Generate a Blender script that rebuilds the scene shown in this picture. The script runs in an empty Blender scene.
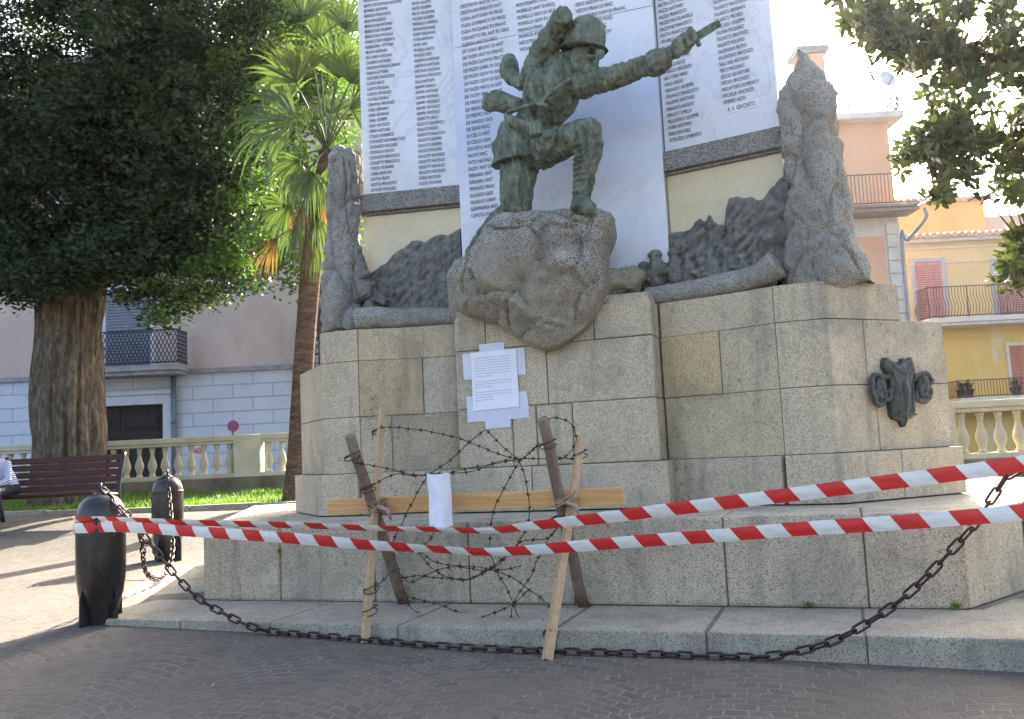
import bpy, bmesh, math, random
import numpy as np
from mathutils import Vector, Matrix, noise
random.seed(7); rng = np.random.default_rng(7)
R = math.radians
S = bpy.context.scene
COL = S.collection

# ------------------------------------------------------------------ camera
F, CX, CY = 900.0, 512.0, 359.5
ROLL = R(2.75); HC = 453.0
PITCH = math.atan((HC - CY) * math.cos(ROLL) / F)
CAM = np.array([0, 0, 1.1])
fwd = np.array([0, math.cos(PITCH), math.sin(PITCH)])
_up = np.array([0, -math.sin(PITCH), math.cos(PITCH)]); _r = np.array([1.0, 0, 0])
c_, s_ = math.cos(ROLL), math.sin(ROLL)
right = c_ * _r - s_ * _up; up = s_ * _r + c_ * _up
cam = bpy.data.cameras.new('camera'); camo = bpy.data.objects.new('camera', cam); COL.objects.link(camo)
cam.sensor_fit = 'HORIZONTAL'; cam.sensor_width = 36; cam.lens = F / 1024 * 36
cam.clip_start = 0.05; cam.clip_end = 2000
M = Matrix.Identity(4)
for i in range(3):
    M[i][0] = right[i]; M[i][1] = up[i]; M[i][2] = -fwd[i]; M[i][3] = CAM[i]
camo.matrix_world = M
S.camera = camo

# ------------------------------------------------------------------ light
YAW = R(19.9)                     # the monument's front is turned by this much
SUN_EL, SUN_AZ = R(29), R(20.5)   # sun stands behind the monument, azimuth from +Y towards +X
W = bpy.data.worlds.new('World'); S.world = W; W.use_nodes = True
nt = W.node_tree; bg = nt.nodes['Background']
sky = nt.nodes.new('ShaderNodeTexSky'); sky.sky_type = 'NISHITA'; sky.sun_disc = False
sky.sun_elevation = SUN_EL; sky.sun_rotation = SUN_AZ; sky.air_density = .75; sky.dust_density = 6.0; sky.ozone_density = .4
nt.links.new(sky.outputs[0], bg.inputs[0]); bg.inputs[1].default_value = 0.15
sl = bpy.data.lights.new('sun', 'SUN'); sl.energy = 5.0; sl.angle = R(0.5); sl.color = (1, .93, .82)
so = bpy.data.objects.new('sun', sl); COL.objects.link(so)
sd = Vector((math.sin(SUN_AZ) * math.cos(SUN_EL), math.cos(SUN_AZ) * math.cos(SUN_EL), math.sin(SUN_EL)))
so.rotation_euler = sd.to_track_quat('Z', 'Y').to_euler()
S.view_settings.view_transform = 'Standard'; S.view_settings.look = 'None'
S.view_settings.exposure = 2.42; S.view_settings.gamma = 1.0
S.view_settings.use_curve_mapping = False

# ------------------------------------------------------------------ measuring helpers
def ray(x, y): return fwd + right * (x - CX) / F - up * (y - CY) / F
def at(x, y, Y):                       # point at distance Y ahead
    d = ray(x, y); return Vector(CAM + d * (Y / d[1]))
uV = np.array([math.cos(YAW), -math.sin(YAW), 0]); vV = np.array([math.sin(YAW), math.cos(YAW), 0])
O = np.array([-2.673, 7.692, 0.0])     # front left corner of the plinth
def uvz(p): q = np.asarray(p) - O; return Vector((q @ uV, q @ vV, p[2]))
def onv(x, y, V):                      # monument coordinates at depth V into the monument
    d = ray(x, y); t = ((O - CAM) @ vV + V) / (d @ vV); return uvz(CAM + d * t)
def wld(p): q = O + uV * p[0] + vV * p[1]; return Vector((q[0], q[1], p[2]))
def onpl(x, y, p0, p1):                # coordinates on an upright plane through plan points p0,p1: (along, z)
    a = wld((p0[0], p0[1], 0)); b = wld((p1[0], p1[1], 0)); t = (b - a).normalized(); n = np.array([-t.y, t.x, 0])
    d = ray(x, y); k = ((np.array(a) - CAM) @ n) / (d @ n); q = CAM + d * k
    return (q - np.array(a)) @ np.array(t), q[2]
def sm(a, b, t): t = max(0, min(1, (t - a) / (b - a))); return t * t * (3 - 2 * t)
def ground(x, y):
    z = -.215 - .0155 * x + .0173 * y
    z += .30 * sm(10.8, 14.2, y) - .0173 * max(0, y - 15)
    uu, vv, _ = uvz((x, y, 0))
    k = sm(-2.6, -1.6, uu) * sm(9.5, 8.5, uu) * sm(9, 6, vv) if vv > -1.5 else 0
    if k > 0: z = z * (1 - k) + min(z, -.015) * k
    return z
def gpt(x, y):                         # where the sight line meets the ground
    z = 0
    d = ray(x, y)
    for i in range(30):
        t = (z - CAM[2]) / d[2]; p = CAM + d * t; z = ground(p[0], p[1])
    return Vector((p[0], p[1], z))

# ------------------------------------------------------------------ mesh helpers
def link(name, me, mat=None, parent=None, smooth=False):
    o = bpy.data.objects.new(name, me); COL.objects.link(o)
    if mat is not None:
        for m in (mat if isinstance(mat, (list, tuple)) else [mat]): me.materials.append(m)
    if parent is not None: o.parent = parent
    if smooth:
        me.polygons.foreach_set('use_smooth', np.ones(len(me.polygons), bool))
    return o
def obj(name, bm, mat, parent=None, smooth=False):
    me = bpy.data.meshes.new(name); bm.to_mesh(me); bm.free()
    return link(name, me, mat, parent, smooth)
def thing(name, label, cat, loc=(0, 0, 0), rz=0, group=None):
    o = bpy.data.objects.new(name, None); COL.objects.link(o); o.location = loc; o.rotation_euler = (0, 0, rz)
    o.empty_display_size = .2
    return tag(o, label, cat, group)
def tag(o, label, cat, group=None):
    o['label'] = label; o['category'] = cat
    if group: o['group'] = group
    return o
def struct(o): o['kind'] = 'structure'; return o
def tint(bm, geomfaces, val):
    lay = bm.loops.layers.float_color.get('tint') or bm.loops.layers.float_color.new('tint')
    for f in geomfaces:
        c = val if isinstance(val, (tuple, list)) else (val, val, val)
        for l in f.loops: l[lay] = (*c, 1)
def box(bm, x0, x1, y0, y1, z0, z1, mat4=None, bev=0, tv=None):
    vs = [Vector((x, y, z)) for x in (x0, x1) for y in (y0, y1) for z in (z0, z1)]
    if mat4 is not None: vs = [mat4 @ v for v in vs]
    V = [bm.verts.new(v) for v in vs]
    fs = [bm.faces.new([V[i] for i in q]) for q in ((0, 1, 3, 2), (4, 6, 7, 5), (0, 4, 5, 1), (2, 3, 7, 6), (0, 2, 6, 4), (1, 5, 7, 3))]
    if bev > 0:
        es = list({e for f in fs for e in f.edges})
        r = bmesh.ops.bevel(bm, geom=es, offset=bev, segments=2, affect='EDGES', profile=.6)
        fs = list(set([f for f in fs if f.is_valid] + r['faces']))
    if tv is not None: tint(bm, fs, tv)
    return fs
def pbox(bm, p0, p1, z0, z1, th, bev=.008, tv=None, out=0):
    """box whose front face runs p0->p1 in plan, th deep away from the viewer (to the left of p0->p1)"""
    a = Vector(p0); b = Vector(p1); d = (b - a); L = d.length; d.normalize()
    m = Matrix(((d.x, -d.y, 0, a.x), (d.y, d.x, 0, a.y), (0, 0, 1, 0), (0, 0, 0, 1)))
    return box(bm, 0, L, -out, th, z0, z1, m, bev, tv)
def prism(bm, pts, z0, z1):
    n = len(pts); A = [bm.verts.new((p[0], p[1], z0)) for p in pts]; B = [bm.verts.new((p[0], p[1], z1)) for p in pts]
    fs = [bm.faces.new(B), bm.faces.new(A[::-1])]
    for i in range(n): fs.append(bm.faces.new((A[i], A[(i + 1) % n], B[(i + 1) % n], B[i])))
    return fs
def tube(bm, pts, rad, seg=8, closed=False, caps=True, flat=1.0):
    pts = [Vector(p) for p in pts]; n = len(pts)
    if not isinstance(rad, (list, tuple, np.ndarray)): rad = [rad] * n
    rings = []; prev = None
    for i, p in enumerate(pts):
        if closed: t = pts[(i + 1) % n] - pts[i - 1]
        else: t = pts[min(i + 1, n - 1)] - pts[max(i - 1, 0)]
        if t.length < 1e-9: t = Vector((0, 0, 1))
        t.normalize()
        if prev is None:
            a = Vector((0, 0, 1)) if abs(t.z) < .9 else Vector((1, 0, 0)); nrm = (a - t * a.dot(t)).normalized()
        else: nrm = (prev - t * prev.dot(t)); nrm = nrm.normalized() if nrm.length > 1e-6 else t.orthogonal().normalized()
        prev = nrm; bi = t.cross(nrm)
        rings.append([bm.verts.new(p + (nrm * math.cos(2 * math.pi * k / seg) * flat + bi * math.sin(2 * math.pi * k / seg)) * rad[i]) for k in range(seg)])
    m = n if closed else n - 1
    for i in range(m):
        A, B = rings[i], rings[(i + 1) % n]
        for k in range(seg): bm.faces.new((A[k], A[(k + 1) % seg], B[(k + 1) % seg], B[k]))
    if caps and not closed: bm.faces.new(rings[0][::-1]); bm.faces.new(rings[-1])
    return rings
def lathe(bm, prof, seg=20, c=(0, 0, 0), sx=1, sy=1, m4=None, caps=True):
    rings = []
    for r, z in prof:
        ring = []
        for k in range(seg):
            v = Vector((c[0] + r * sx * math.cos(2 * math.pi * k / seg), c[1] + r * sy * math.sin(2 * math.pi * k / seg), c[2] + z))
            ring.append(bm.verts.new(m4 @ v if m4 is not None else v))
        rings.append(ring)
    for A, B in zip(rings, rings[1:]):
        for k in range(seg): bm.faces.new((A[k], A[(k + 1) % seg], B[(k + 1) % seg], B[k]))
    if caps: bm.faces.new(rings[0][::-1]); bm.faces.new(rings[-1])
def spline(pts, n=8):
    P = [Vector(p) for p in pts]; out = []
    Q = [P[0] * 2 - P[1]] + P + [P[-1] * 2 - P[-2]]
    for i in range(1, len(Q) - 2):
        for k in range(n):
            t = k / n; a, b, c, d = Q[i - 1], Q[i], Q[i + 1], Q[i + 2]
            out.append(.5 * ((2 * b) + (c - a) * t + (2 * a - 5 * b + 4 * c - d) * t * t + (3 * b - a - 3 * c + d) * t ** 3))
    out.append(P[-1]); return out
def ell(bm, c, r, rot=None, seg=14, ring=9):
    m = Matrix.Translation(Vector(c)) @ (rot.to_4x4() if rot else Matrix.Identity(4)) @ Matrix.Diagonal((*r, 1))
    bmesh.ops.create_uvsphere(bm, u_segments=seg, v_segments=ring, radius=1, matrix=m)
def caps_chain(bm, pts, rads, seg=12):
    """sphere-swept limb: tapered cones with balls at the joints"""
    for p, r in zip(pts, rads): ell(bm, p, (r, r, r), seg=seg, ring=8)
    for (p, r), (q, s) in zip(zip(pts, rads), zip(pts[1:], rads[1:])):
        tube(bm, [p, q], [r, s], seg)
def voxel(bm, vs, smooth_it=4, fac=.5):
    me = bpy.data.meshes.new('tmp'); bm.to_mesh(me); bm.free()
    o = bpy.data.objects.new('tmp', me); COL.objects.link(o)
    m = o.modifiers.new('r', 'REMESH'); m.mode = 'VOXEL'; m.voxel_size = vs
    if smooth_it: s = o.modifiers.new('s', 'SMOOTH'); s.iterations = smooth_it; s.factor = fac
    dg = bpy.context.evaluated_depsgraph_get(); dg.update()
    out = bpy.data.meshes.new_from_object(o.evaluated_get(dg))
    bpy.data.objects.remove(o); bpy.data.meshes.remove(me)
    return out
def displace(me, fn):
    n = len(me.vertices); co = np.empty(n * 3); me.vertices.foreach_get('co', co); co = co.reshape(-1, 3)
    no = np.empty(n * 3); me.vertices.foreach_get('normal', no); no = no.reshape(-1, 3)
    for i in range(n):
        v = Vector(co[i]); co[i] += no[i] * fn(v)
    me.vertices.foreach_set('co', co.ravel()); me.update()
def fbm(v, s, o=4): return noise.fractal(v * s, 1.0, 2.0, o)

# ------------------------------------------------------------------ materials
class NT:
    def __init__(s, name, rough=.8, metal=0.0, spec=.3):
        s.m = bpy.data.materials.new(name); s.m.use_nodes = True; s.t = s.m.node_tree; s.b = s.t.nodes['Principled BSDF']
        s.b.inputs['Roughness'].default_value = rough; s.b.inputs['Metallic'].default_value = metal
        s.b.inputs['Specular IOR Level'].default_value = spec
        s.tc = s.n('ShaderNodeTexCoord'); s.co = s.tc.outputs['Object']
    def n(s, t, **k):
        x = s.t.nodes.new(t)
        for a, b in k.items(): setattr(x, a, b)
        return x
    def l(s, a, b): s.t.links.new(a, b)
    def noise(s, scale, detail=4, rough=.55, co=None, dist=0):
        x = s.n('ShaderNodeTexNoise'); x.inputs['Scale'].default_value = scale; x.inputs['Detail'].default_value = detail
        x.inputs['Roughness'].default_value = rough; x.inputs['Distortion'].default_value = dist
        s.l(co or s.co, x.inputs['Vector']); return x.outputs['Fac']
    def vor(s, scale, feat='F1', co=None, rnd=1):
        x = s.n('ShaderNodeTexVoronoi', feature=feat); x.inputs['Scale'].default_value = scale; x.inputs['Randomness'].default_value = rnd
        s.l(co or s.co, x.inputs['Vector']); return x
    def mapping(s, sc=(1, 1, 1), loc=(0, 0, 0), rot=(0, 0, 0), co=None):
        x = s.n('ShaderNodeMapping'); x.inputs['Scale'].default_value = sc; x.inputs['Location'].default_value = loc; x.inputs['Rotation'].default_value = rot
        s.l(co or s.co, x.inputs['Vector']); return x.outputs[0]
    def ramp(s, fac, stops, interp='LINEAR'):
        x = s.n('ShaderNodeValToRGB'); x.color_ramp.interpolation = interp; e = x.color_ramp.elements
        while len(e) < len(stops): e.new(.5)
        for i, (p, c) in enumerate(stops):
            e[i].position = p; e[i].color = (*c, 1) if len(c) == 3 else c
        s.l(fac, x.inputs[0]); return x.outputs[0]
    def mix(s, fac, a, b, mode='MIX'):
        x = s.n('ShaderNodeMix', data_type='RGBA', blend_type=mode)
        for sock, val in ((0, fac), (6, a), (7, b)):
            if hasattr(val, 'links') or hasattr(val, 'is_linked'): s.l(val, x.inputs[sock])
            elif isinstance(val, (tuple, list)): x.inputs[sock].default_value = (*val, 1)
            else: x.inputs[sock].default_value = val
        return x.outputs[2]
    def math(s, op, a, b=None, c=None):
        x = s.n('ShaderNodeMath', operation=op)
        for i, v in enumerate((a, b, c)):
            if v is None: continue
            if isinstance(v, (int, float)): x.inputs[i].default_value = v
            else: s.l(v, x.inputs[i])
        return x.outputs[0]
    def gray(s, v): return (v, v, v)
    def base(s, c):
        if isinstance(c, (tuple, list)): s.b.inputs['Base Color'].default_value = (*c, 1)
        else: s.l(c, s.b.inputs['Base Color'])
    def bump(s, h, dist=.01, strength=1.0):
        x = s.n('ShaderNodeBump'); x.inputs['Distance'].default_value = dist; x.inputs['Strength'].default_value = strength
        s.l(h, x.inputs['Height']); s.l(x.outputs[0], s.b.inputs['Normal'])

def flat(name, col, rough=.7, metal=0, var=.15, sc=3.0, spec=.3, bump=0, bsc=40):
    k = NT(name, rough, metal, spec)
    n = k.noise(sc, 5, .6)
    k.base(k.ramp(n, [(.3, [x * (1 - var) for x in col]), (.7, [min(1, x * (1 + var)) for x in col])]))
    if bump: k.bump(k.noise(bsc, 4), bump)
    return k.m

def granite(name, a, b, dark, spots=.5, stain=(.20, .19, .155), grain=120, bump=.006):
    k = NT(name, .85, 0, .25)
    g = k.noise(grain, 3, .7)
    c = k.ramp(g, [(.36, a), (.5, [(x + y) / 2 for x, y in zip(a, b)]), (.62, b)])
    # dark crystals
    v = k.vor(grain * 1.3); r = k.n('ShaderNodeSeparateColor'); k.l(v.outputs['Color'], r.inputs[0])
    dk = k.math('GREATER_THAN', r.outputs[0], 1 - .34 * spots)
    c = k.mix(k.math('MULTIPLY', dk, .72), c, dark)
    # pitted lumps, larger
    v2 = k.vor(13); sc = k.n('ShaderNodeSeparateColor'); k.l(v2.outputs['Color'], sc.inputs[0])
    nz = k.noise(22, 3)
    d2 = k.math('ADD', v2.outputs['Distance'], k.math('MULTIPLY', nz, .35))
    pit = k.math('MULTIPLY', k.math('GREATER_THAN', sc.outputs[1], .72), k.math('LESS_THAN', d2, .40))
    area = k.ramp(k.noise(.9, 2), [(.42, (0, 0, 0)), (.58, (1, 1, 1))])
    c = k.mix(k.math('MULTIPLY', k.math('MULTIPLY', pit, area), .45), c, [x * .8 for x in dark])
    # broad weather stains, block tint
    st = k.ramp(k.noise(1.7, 7, .68, dist=.6), [(.46, (0, 0, 0)), (.72, (1, 1, 1))])
    c = k.mix(k.math('MULTIPLY', st, .62), c, stain)
    streak = k.ramp(k.noise(1.0, 6, .65, co=k.mapping((5, 5, .55))), [(.5, (0, 0, 0)), (.75, (1, 1, 1))])
    c = k.mix(k.math('MULTIPLY', streak, .55), c, [x * .7 for x in stain])
    blot = k.ramp(k.noise(4.5, 5, .7, dist=.8), [(.60, (0, 0, 0)), (.70, (1, 1, 1))])
    c = k.mix(k.math('MULTIPLY', blot, .35), c, [x * .55 for x in stain])
    fleck = k.ramp(k.noise(2.6, 5, .6, co=k.mapping(loc=(7, 3, 5))), [(.62, (0, 0, 0)), (.74, (1, 1, 1))])
    c = k.mix(k.math('MULTIPLY', fleck, .4), c, [min(1, x * 1.15) for x in b])
    at_ = k.n('ShaderNodeAttribute'); at_.attribute_name = 'tint'
    tv = k.mix(k.math('LESS_THAN', at_.outputs['Fac'], .01), at_.outputs['Color'], (1, 1, 1))
    c = k.mix(1.0, c, tv, 'MULTIPLY')
    k.base(c)
    h = k.math('ADD', k.math('MULTIPLY', g, .5), k.math('MULTIPLY', k.noise(18, 6, .7), 1.2))
    k.bump(h, bump)
    return k.m
GRAN = granite('granite_block', (.40, .325, .21), (.68, .575, .40), (.19, .16, .11), .4)
GRANG = granite('granite_plinth', (.40, .335, .225), (.68, .59, .425), (.16, .14, .10), .7)
KERB = granite('granite_kerb', (.29, .255, .185), (.52, .46, .345), (.13, .115, .09), .6)
ROCK = granite('rough_rock', (.245, .23, .19), (.48, .46, .395), (.10, .095, .082), .5, stain=(.20, .178, .135), grain=95, bump=.02)
CORE = flat('mortar_joint', (.15, .135, .105), .95, var=.4, sc=7)
LINT = granite('lintel_granite', (.15, .145, .125), (.42, .40, .35), (.06, .06, .055), .9, stain=(.2, .19, .16), grain=85)

def marble(name, col, stain, blue=False):
    k = NT(name, .45, 0, .4)
    n = k.noise(1.3, 8, .6, dist=1.2)
    c = k.ramp(n, [(.35, [x * .9 for x in col]), (.6, col)])
    vein = k.ramp(k.math('ABSOLUTE', k.math('SUBTRACT', k.noise(.9, 6, .6, dist=2.0), .5)), [(0, (1, 1, 1)), (.025, (0, 0, 0))])
    c = k.mix(k.math('MULTIPLY', vein, .32), c, (.42, .43, .47))
    dirt = k.ramp(k.noise(3.2, 7, .7, dist=.5), [(.55, (0, 0, 0)), (.75, (1, 1, 1))])
    c = k.mix(k.math('MULTIPLY', dirt, .3), c, (.50, .49, .45))
    st = k.ramp(k.noise(1.0, 6, .65, co=k.mapping((1.6, 1.6, .45))), [(.5, (0, 0, 0)), (.72, (1, 1, 1))])
    c = k.mix(k.math('MULTIPLY', st, .4), c, stain)
    k.base(c); return k.m
MARB = marble('white_marble', (.74, .75, .76), (.60, .57, .50))
def marble_center():
    k = NT('weathered_marble_slab', .4, 0, .4)
    c = k.ramp(k.noise(1.6, 8, .6, dist=1.0), [(.35, (.63, .64, .66)), (.62, (.76, .77, .79))])
    # bluish band with a noisy edge across the slab
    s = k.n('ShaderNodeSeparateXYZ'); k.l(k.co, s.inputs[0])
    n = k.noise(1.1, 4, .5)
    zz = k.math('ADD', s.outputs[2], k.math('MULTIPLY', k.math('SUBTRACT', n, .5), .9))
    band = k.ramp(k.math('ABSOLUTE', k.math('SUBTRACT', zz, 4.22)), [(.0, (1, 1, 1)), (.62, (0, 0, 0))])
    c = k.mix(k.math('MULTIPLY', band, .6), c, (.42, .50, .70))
    low = k.ramp(zz, [(.0, (1, 1, 1)), (1, (1, 1, 1))])
    st = k.ramp(k.noise(1.2, 6, .65, co=k.mapping((2, 2, .5))), [(.52, (0, 0, 0)), (.75, (1, 1, 1))])
    c = k.mix(k.math('MULTIPLY', st, .3), c, (.55, .54, .50))
    k.base(c); return k.m
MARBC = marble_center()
CREAM = marble('cream_marble', (.68, .58, .36), (.52, .40, .2))
def bronze(name, a, b, g, rough=.5, gmix=.55):
    k = NT(name, rough, .35, .4)
    c = k.ramp(k.noise(9, 6, .65), [(.35, a), (.65, b)])
    v = k.ramp(k.noise(5, 7, .7, co=k.mapping((1.4, 1.4, .6))), [(.42, (0, 0, 0)), (.68, (1, 1, 1))])
    c = k.mix(k.math('MULTIPLY', v, gmix), c, g)
    c2 = k.ramp(k.noise(16, 4, .7), [(.58, (0, 0, 0)), (.72, (1, 1, 1))])
    c = k.mix(k.math('MULTIPLY', c2, .3), c, (.035, .04, .03))
    sk = k.ramp(k.noise(1, 6, .7, co=k.mapping((13, 13, 1.6))), [(.50, (0, 0, 0)), (.66, (1, 1, 1))])
    c = k.mix(k.math('MULTIPLY', sk, gmix * .7), c, [min(1, x * 1.25) for x in g])
    sk2 = k.ramp(k.noise(1, 6, .7, co=k.mapping((11, 11, 1.3), loc=(3, 8, 1))), [(.52, (0, 0, 0)), (.68, (1, 1, 1))])
    c = k.mix(k.math('MULTIPLY', sk2, .6), c, (.035, .042, .034))
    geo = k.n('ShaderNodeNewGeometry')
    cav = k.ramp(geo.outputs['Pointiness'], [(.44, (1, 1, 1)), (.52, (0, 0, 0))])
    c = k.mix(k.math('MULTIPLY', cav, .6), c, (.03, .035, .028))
    k.base(c)
    fold = k.math('ABSOLUTE', k.math('SUBTRACT', k.noise(1, 3, .5, co=k.mapping((16, 16, 7), rot=(.3, .5, 0)), dist=1.2), .5))
    k.bump(k.math('ADD', k.math('MULTIPLY', fold, 3.0), k.math('MULTIPLY', k.noise(45, 6, .7), .5)), .016)
    return k.m
BRZ = bronze('verdigris_bronze', (.078, .082, .056), (.22, .23, .16), (.28, .355, .255), .7)
BRZD = bronze('dark_bronze_relief', (.17, .158, .13), (.27, .255, .215), (.23, .235, .20), .65, .35)
BRZA = bronze('dark_bronze_arms', (.05, .052, .044), (.105, .108, .09), (.12, .15, .125), .5, .4)
def ink():
    k = NT('engraved_letter', .8); n = k.noise(14, 5, .7); k.base(k.ramp(n, [(.35, (.09, .09, .095)), (.55, (.17, .17, .175)), (.72, (.40, .40, .41))])); return k.m
INK = ink()
IRON = flat('black_iron', (.035, .026, .024), .42, .5, .3, 6, spec=.5, bump=.002, bsc=60)
def bombmat():
    k = NT('painted_iron_shell', .3, .35, .6)
    c = k.ramp(k.noise(3, 7, .65), [(.35, (.028, .023, .021)), (.7, (.06, .047, .04))])
    r = k.ramp(k.noise(6, 7, .7, co=k.mapping((1.5, 1.5, .5))), [(.56, (0, 0, 0)), (.74, (1, 1, 1))])
    c = k.mix(k.math('MULTIPLY', r, .55), c, (.10, .06, .04)); k.base(c)
    k.l(k.ramp(r, [(0, (.27, .27, .27)), (1, (.55, .55, .55))]), k.b.inputs['Roughness'])
    k.bump(k.noise(30, 4), .002); return k.m
BOMB = bombmat()
CHAIN = flat('rusty_chain', (.055, .036, .03), .6, .4, .4, 14, bump=.003)
WIRE = flat('rusty_barbed_wire', (.085, .048, .03), .75, .3, .4, 10)
def wood(name, a, b, sc=(3, 60, 60), rot=(0, 0, 0)):
    k = NT(name, .75, 0, .3)
    n = k.noise(1, 6, .6, co=k.mapping(sc, rot=rot), dist=.6)
    c = k.ramp(n, [(.3, a), (.7, b)])
    kn = k.vor(5.0, co=k.mapping((1, 2, 2))); c = k.mix(k.ramp(kn.outputs['Distance'], [(.05, (.8, .8, .8)), (.13, (0, 0, 0))]), c, [x * .45 for x in a])
    k.base(c); k.bump(n, .003); return k.m
PLANK = wood('planed_pine', (.50, .26, .09), (.70, .42, .17), (1.5, 30, 45))
STAKE = wood('weathered_stake', (.15, .105, .07), (.27, .20, .14), (40, 40, 3))
STAKEP = wood('pale_stake', (.34, .22, .115), (.52, .36, .205), (60, 60, 4))
BENCHW = wood('dark_red_bench_wood', (.045, .018, .014), (.085, .035, .028), (3, 40, 40))
PAPER = flat('white_paper', (.80, .80, .83), .6, var=.03, sc=8)
TAPEC = flat('packing_tape', (.62, .62, .68), .3, var=.04, sc=8, spec=.5)
def bark(name, a, b, sc=(6, 6, .9), bump=.05):
    k = NT(name, .95, 0, .15)
    n = k.noise(1.3, 8, .65, co=k.mapping(sc), dist=.5)
    n2 = k.noise(5, 6, .65, co=k.mapping((2, 2, .8)))
    c = k.ramp(n, [(.3, [x * .45 for x in a]), (.48, a), (.68, b)])
    c = k.mix(k.math('MULTIPLY', k.ramp(n2, [(.5, (0, 0, 0)), (.75, (1, 1, 1))]), .5), c, (.15, .10, .055))
    k.base(c); k.bump(k.math('ADD', n, k.math('MULTIPLY', n2, .4)), bump); return k.m
BARK = bark('furrowed_bark', (.145, .115, .08), (.30, .245, .17), (10, 10, 3.4), .09)
PBARK = bark('palm_bark', (.10, .065, .042), (.19, .13, .085), (3, 3, 16), .03)
def leafm(name, a, b, trans=.35, tcol=None, rough=.5):
    k = NT(name, rough, 0, .35)
    geo = k.n('ShaderNodeNewGeometry')
    c = k.ramp(geo.outputs['Random Per Island'], [(0, a), (1, b)])
    k.base(c)
    tr = k.n('ShaderNodeBsdfTranslucent'); mx = k.n('ShaderNodeMixShader'); mx.inputs[0].default_value = trans
    t = k.mix(1.0, c, tcol or (1.5, 1.9, .7), 'MULTIPLY'); k.l(t, tr.inputs[0])
    k.l(k.b.outputs[0], mx.inputs[1]); k.l(tr.outputs[0], mx.inputs[2])
    k.l(mx.outputs[0], k.t.nodes['Material Output'].inputs[0]); return k.m
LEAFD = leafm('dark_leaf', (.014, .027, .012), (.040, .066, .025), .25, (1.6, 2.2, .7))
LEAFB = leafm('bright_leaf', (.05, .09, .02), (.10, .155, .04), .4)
LEAFM = leafm('magnolia_leaf', (.03, .05, .02), (.075, .095, .04), .25, (1.7, 1.6, .6), .35)
PALMG = leafm('palm_leaf', (.06, .09, .03), (.13, .17, .06), .28, (1.4, 1.6, .7), .4)
PALMD = leafm('dead_palm_leaf', (.10, .085, .035), (.24, .18, .06), .3, (1.4, 1.1, .5))
GRASS = leafm('grass_blade', (.07, .12, .02), (.17, .24, .05), .45)

def paving():
    k = NT('cobble_paving', .8, 0, .35)
    s = k.n('ShaderNodeSeparateXYZ'); k.l(k.mapping(rot=(0, 0, R(14))), s.inputs[0])
    nx = k.noise(2.6, 4, .7); X = k.math('ADD', s.outputs[0], k.math('MULTIPLY', k.math('SUBTRACT', nx, .5), .14))
    ny = k.noise(3.1, 4, .7, co=k.mapping(loc=(4, 9, 0))); Y = k.math('ADD', s.outputs[1], k.math('MULTIPLY', k.math('SUBTRACT', ny, .5), .12))
    pp = k.math('PINGPONG', X, .62)
    arch = k.math('SQRT', k.math('SUBTRACT', .95 ** 2, k.math('MULTIPLY', pp, pp)))
    Y2 = k.math('SUBTRACT', Y, k.math('MULTIPLY', arch, 1.25))
    cb = k.n('ShaderNodeCombineXYZ'); k.l(X, cb.inputs[0]); k.l(Y2, cb.inputs[1])
    br = k.n('ShaderNodeTexBrick'); br.inputs['Scale'].default_value = 1; br.inputs['Mortar Size'].default_value = .009
    br.inputs['Mortar Smooth'].default_value = .35; br.inputs['Brick Width'].default_value = .115; br.inputs['Row Height'].default_value = .095
    br.offset = .5; br.inputs['Bias'].default_value = 0
    br.inputs['Color1'].default_value = (0, 0, 0, 1); br.inputs['Color2'].default_value = (1, 1, 1, 1); br.inputs['Mortar'].default_value = (.5, .5, .5, 1)
    k.l(cb.outputs[0], br.inputs['Vector'])
    c = k.ramp(br.outputs['Color'], [(0, (.070, .060, .048)), (.5, (.086, .074, .060)), (1, (.118, .102, .080))])
    c = k.mix(k.math('MULTIPLY', k.ramp(k.noise(60, 4, .7), [(.35, (0, 0, 0)), (.7, (1, 1, 1))]), .35), c, (.155, .14, .115))
    big = k.noise(.8, 6, .6)
    c = k.mix(k.ramp(big, [(.4, (0, 0, 0)), (.7, (.55, .55, .55))]), c, (.16, .135, .10))
    mort = k.math('MULTIPLY', br.outputs['Fac'], k.ramp(k.noise(2.4, 4), [(.3, (.25, .25, .25)), (.65, (1, 1, 1))]))
    c = k.mix(mort, c, (.185, .160, .125))
    k.base(c)
    h = k.math('ADD', k.math('MULTIPLY', br.outputs['Fac'], -1.0), k.math('MULTIPLY', k.noise(35, 5, .65), .5))
    k.bump(h, .011, .9); return k.m
PAVE = paving()

# ------------------------------------------------------------------ ground
def grid(name, xs, ys, fz, mat):
    bm = bmesh.new(); G = [[bm.verts.new((x, y, fz(x, y))) for x in xs] for y in ys]
    for j in range(len(ys) - 1):
        for i in range(len(xs) - 1): bm.faces.new((G[j][i], G[j][i + 1], G[j + 1][i + 1], G[j + 1][i]))
    return obj(name, bm, mat, None, True)
xs = [-400, -150, -60, -30] + list(np.arange(-20, 20.1, .5)) + [30, 60, 150, 400]
ys = [-200, -60, -20, -10] + list(np.arange(-5, 30.1, .5)) + [40, 80, 200, 600]
def gz(x, y):
    xx = max(-20, min(20, x)); yy = max(-6, min(20, y)); return ground(xx, yy)
struct(grid('ground', xs, ys, gz, PAVE))

# garden bed with grass behind the bench
SOIL = flat('soil', (.10, .085, .05), .95, var=.35, sc=6, bump=.02, bsc=14)
BEDY0, BEDY1 = 14.75, 18.35
def bedz(x, y): return .48 + .03 * (y - BEDY0) - .012 * (x + 6)
struct(grid('garden_bed', list(np.arange(-16, 1.1, .5)), list(np.arange(BEDY0, BEDY1 + .1, .4)), bedz, SOIL))

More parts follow.
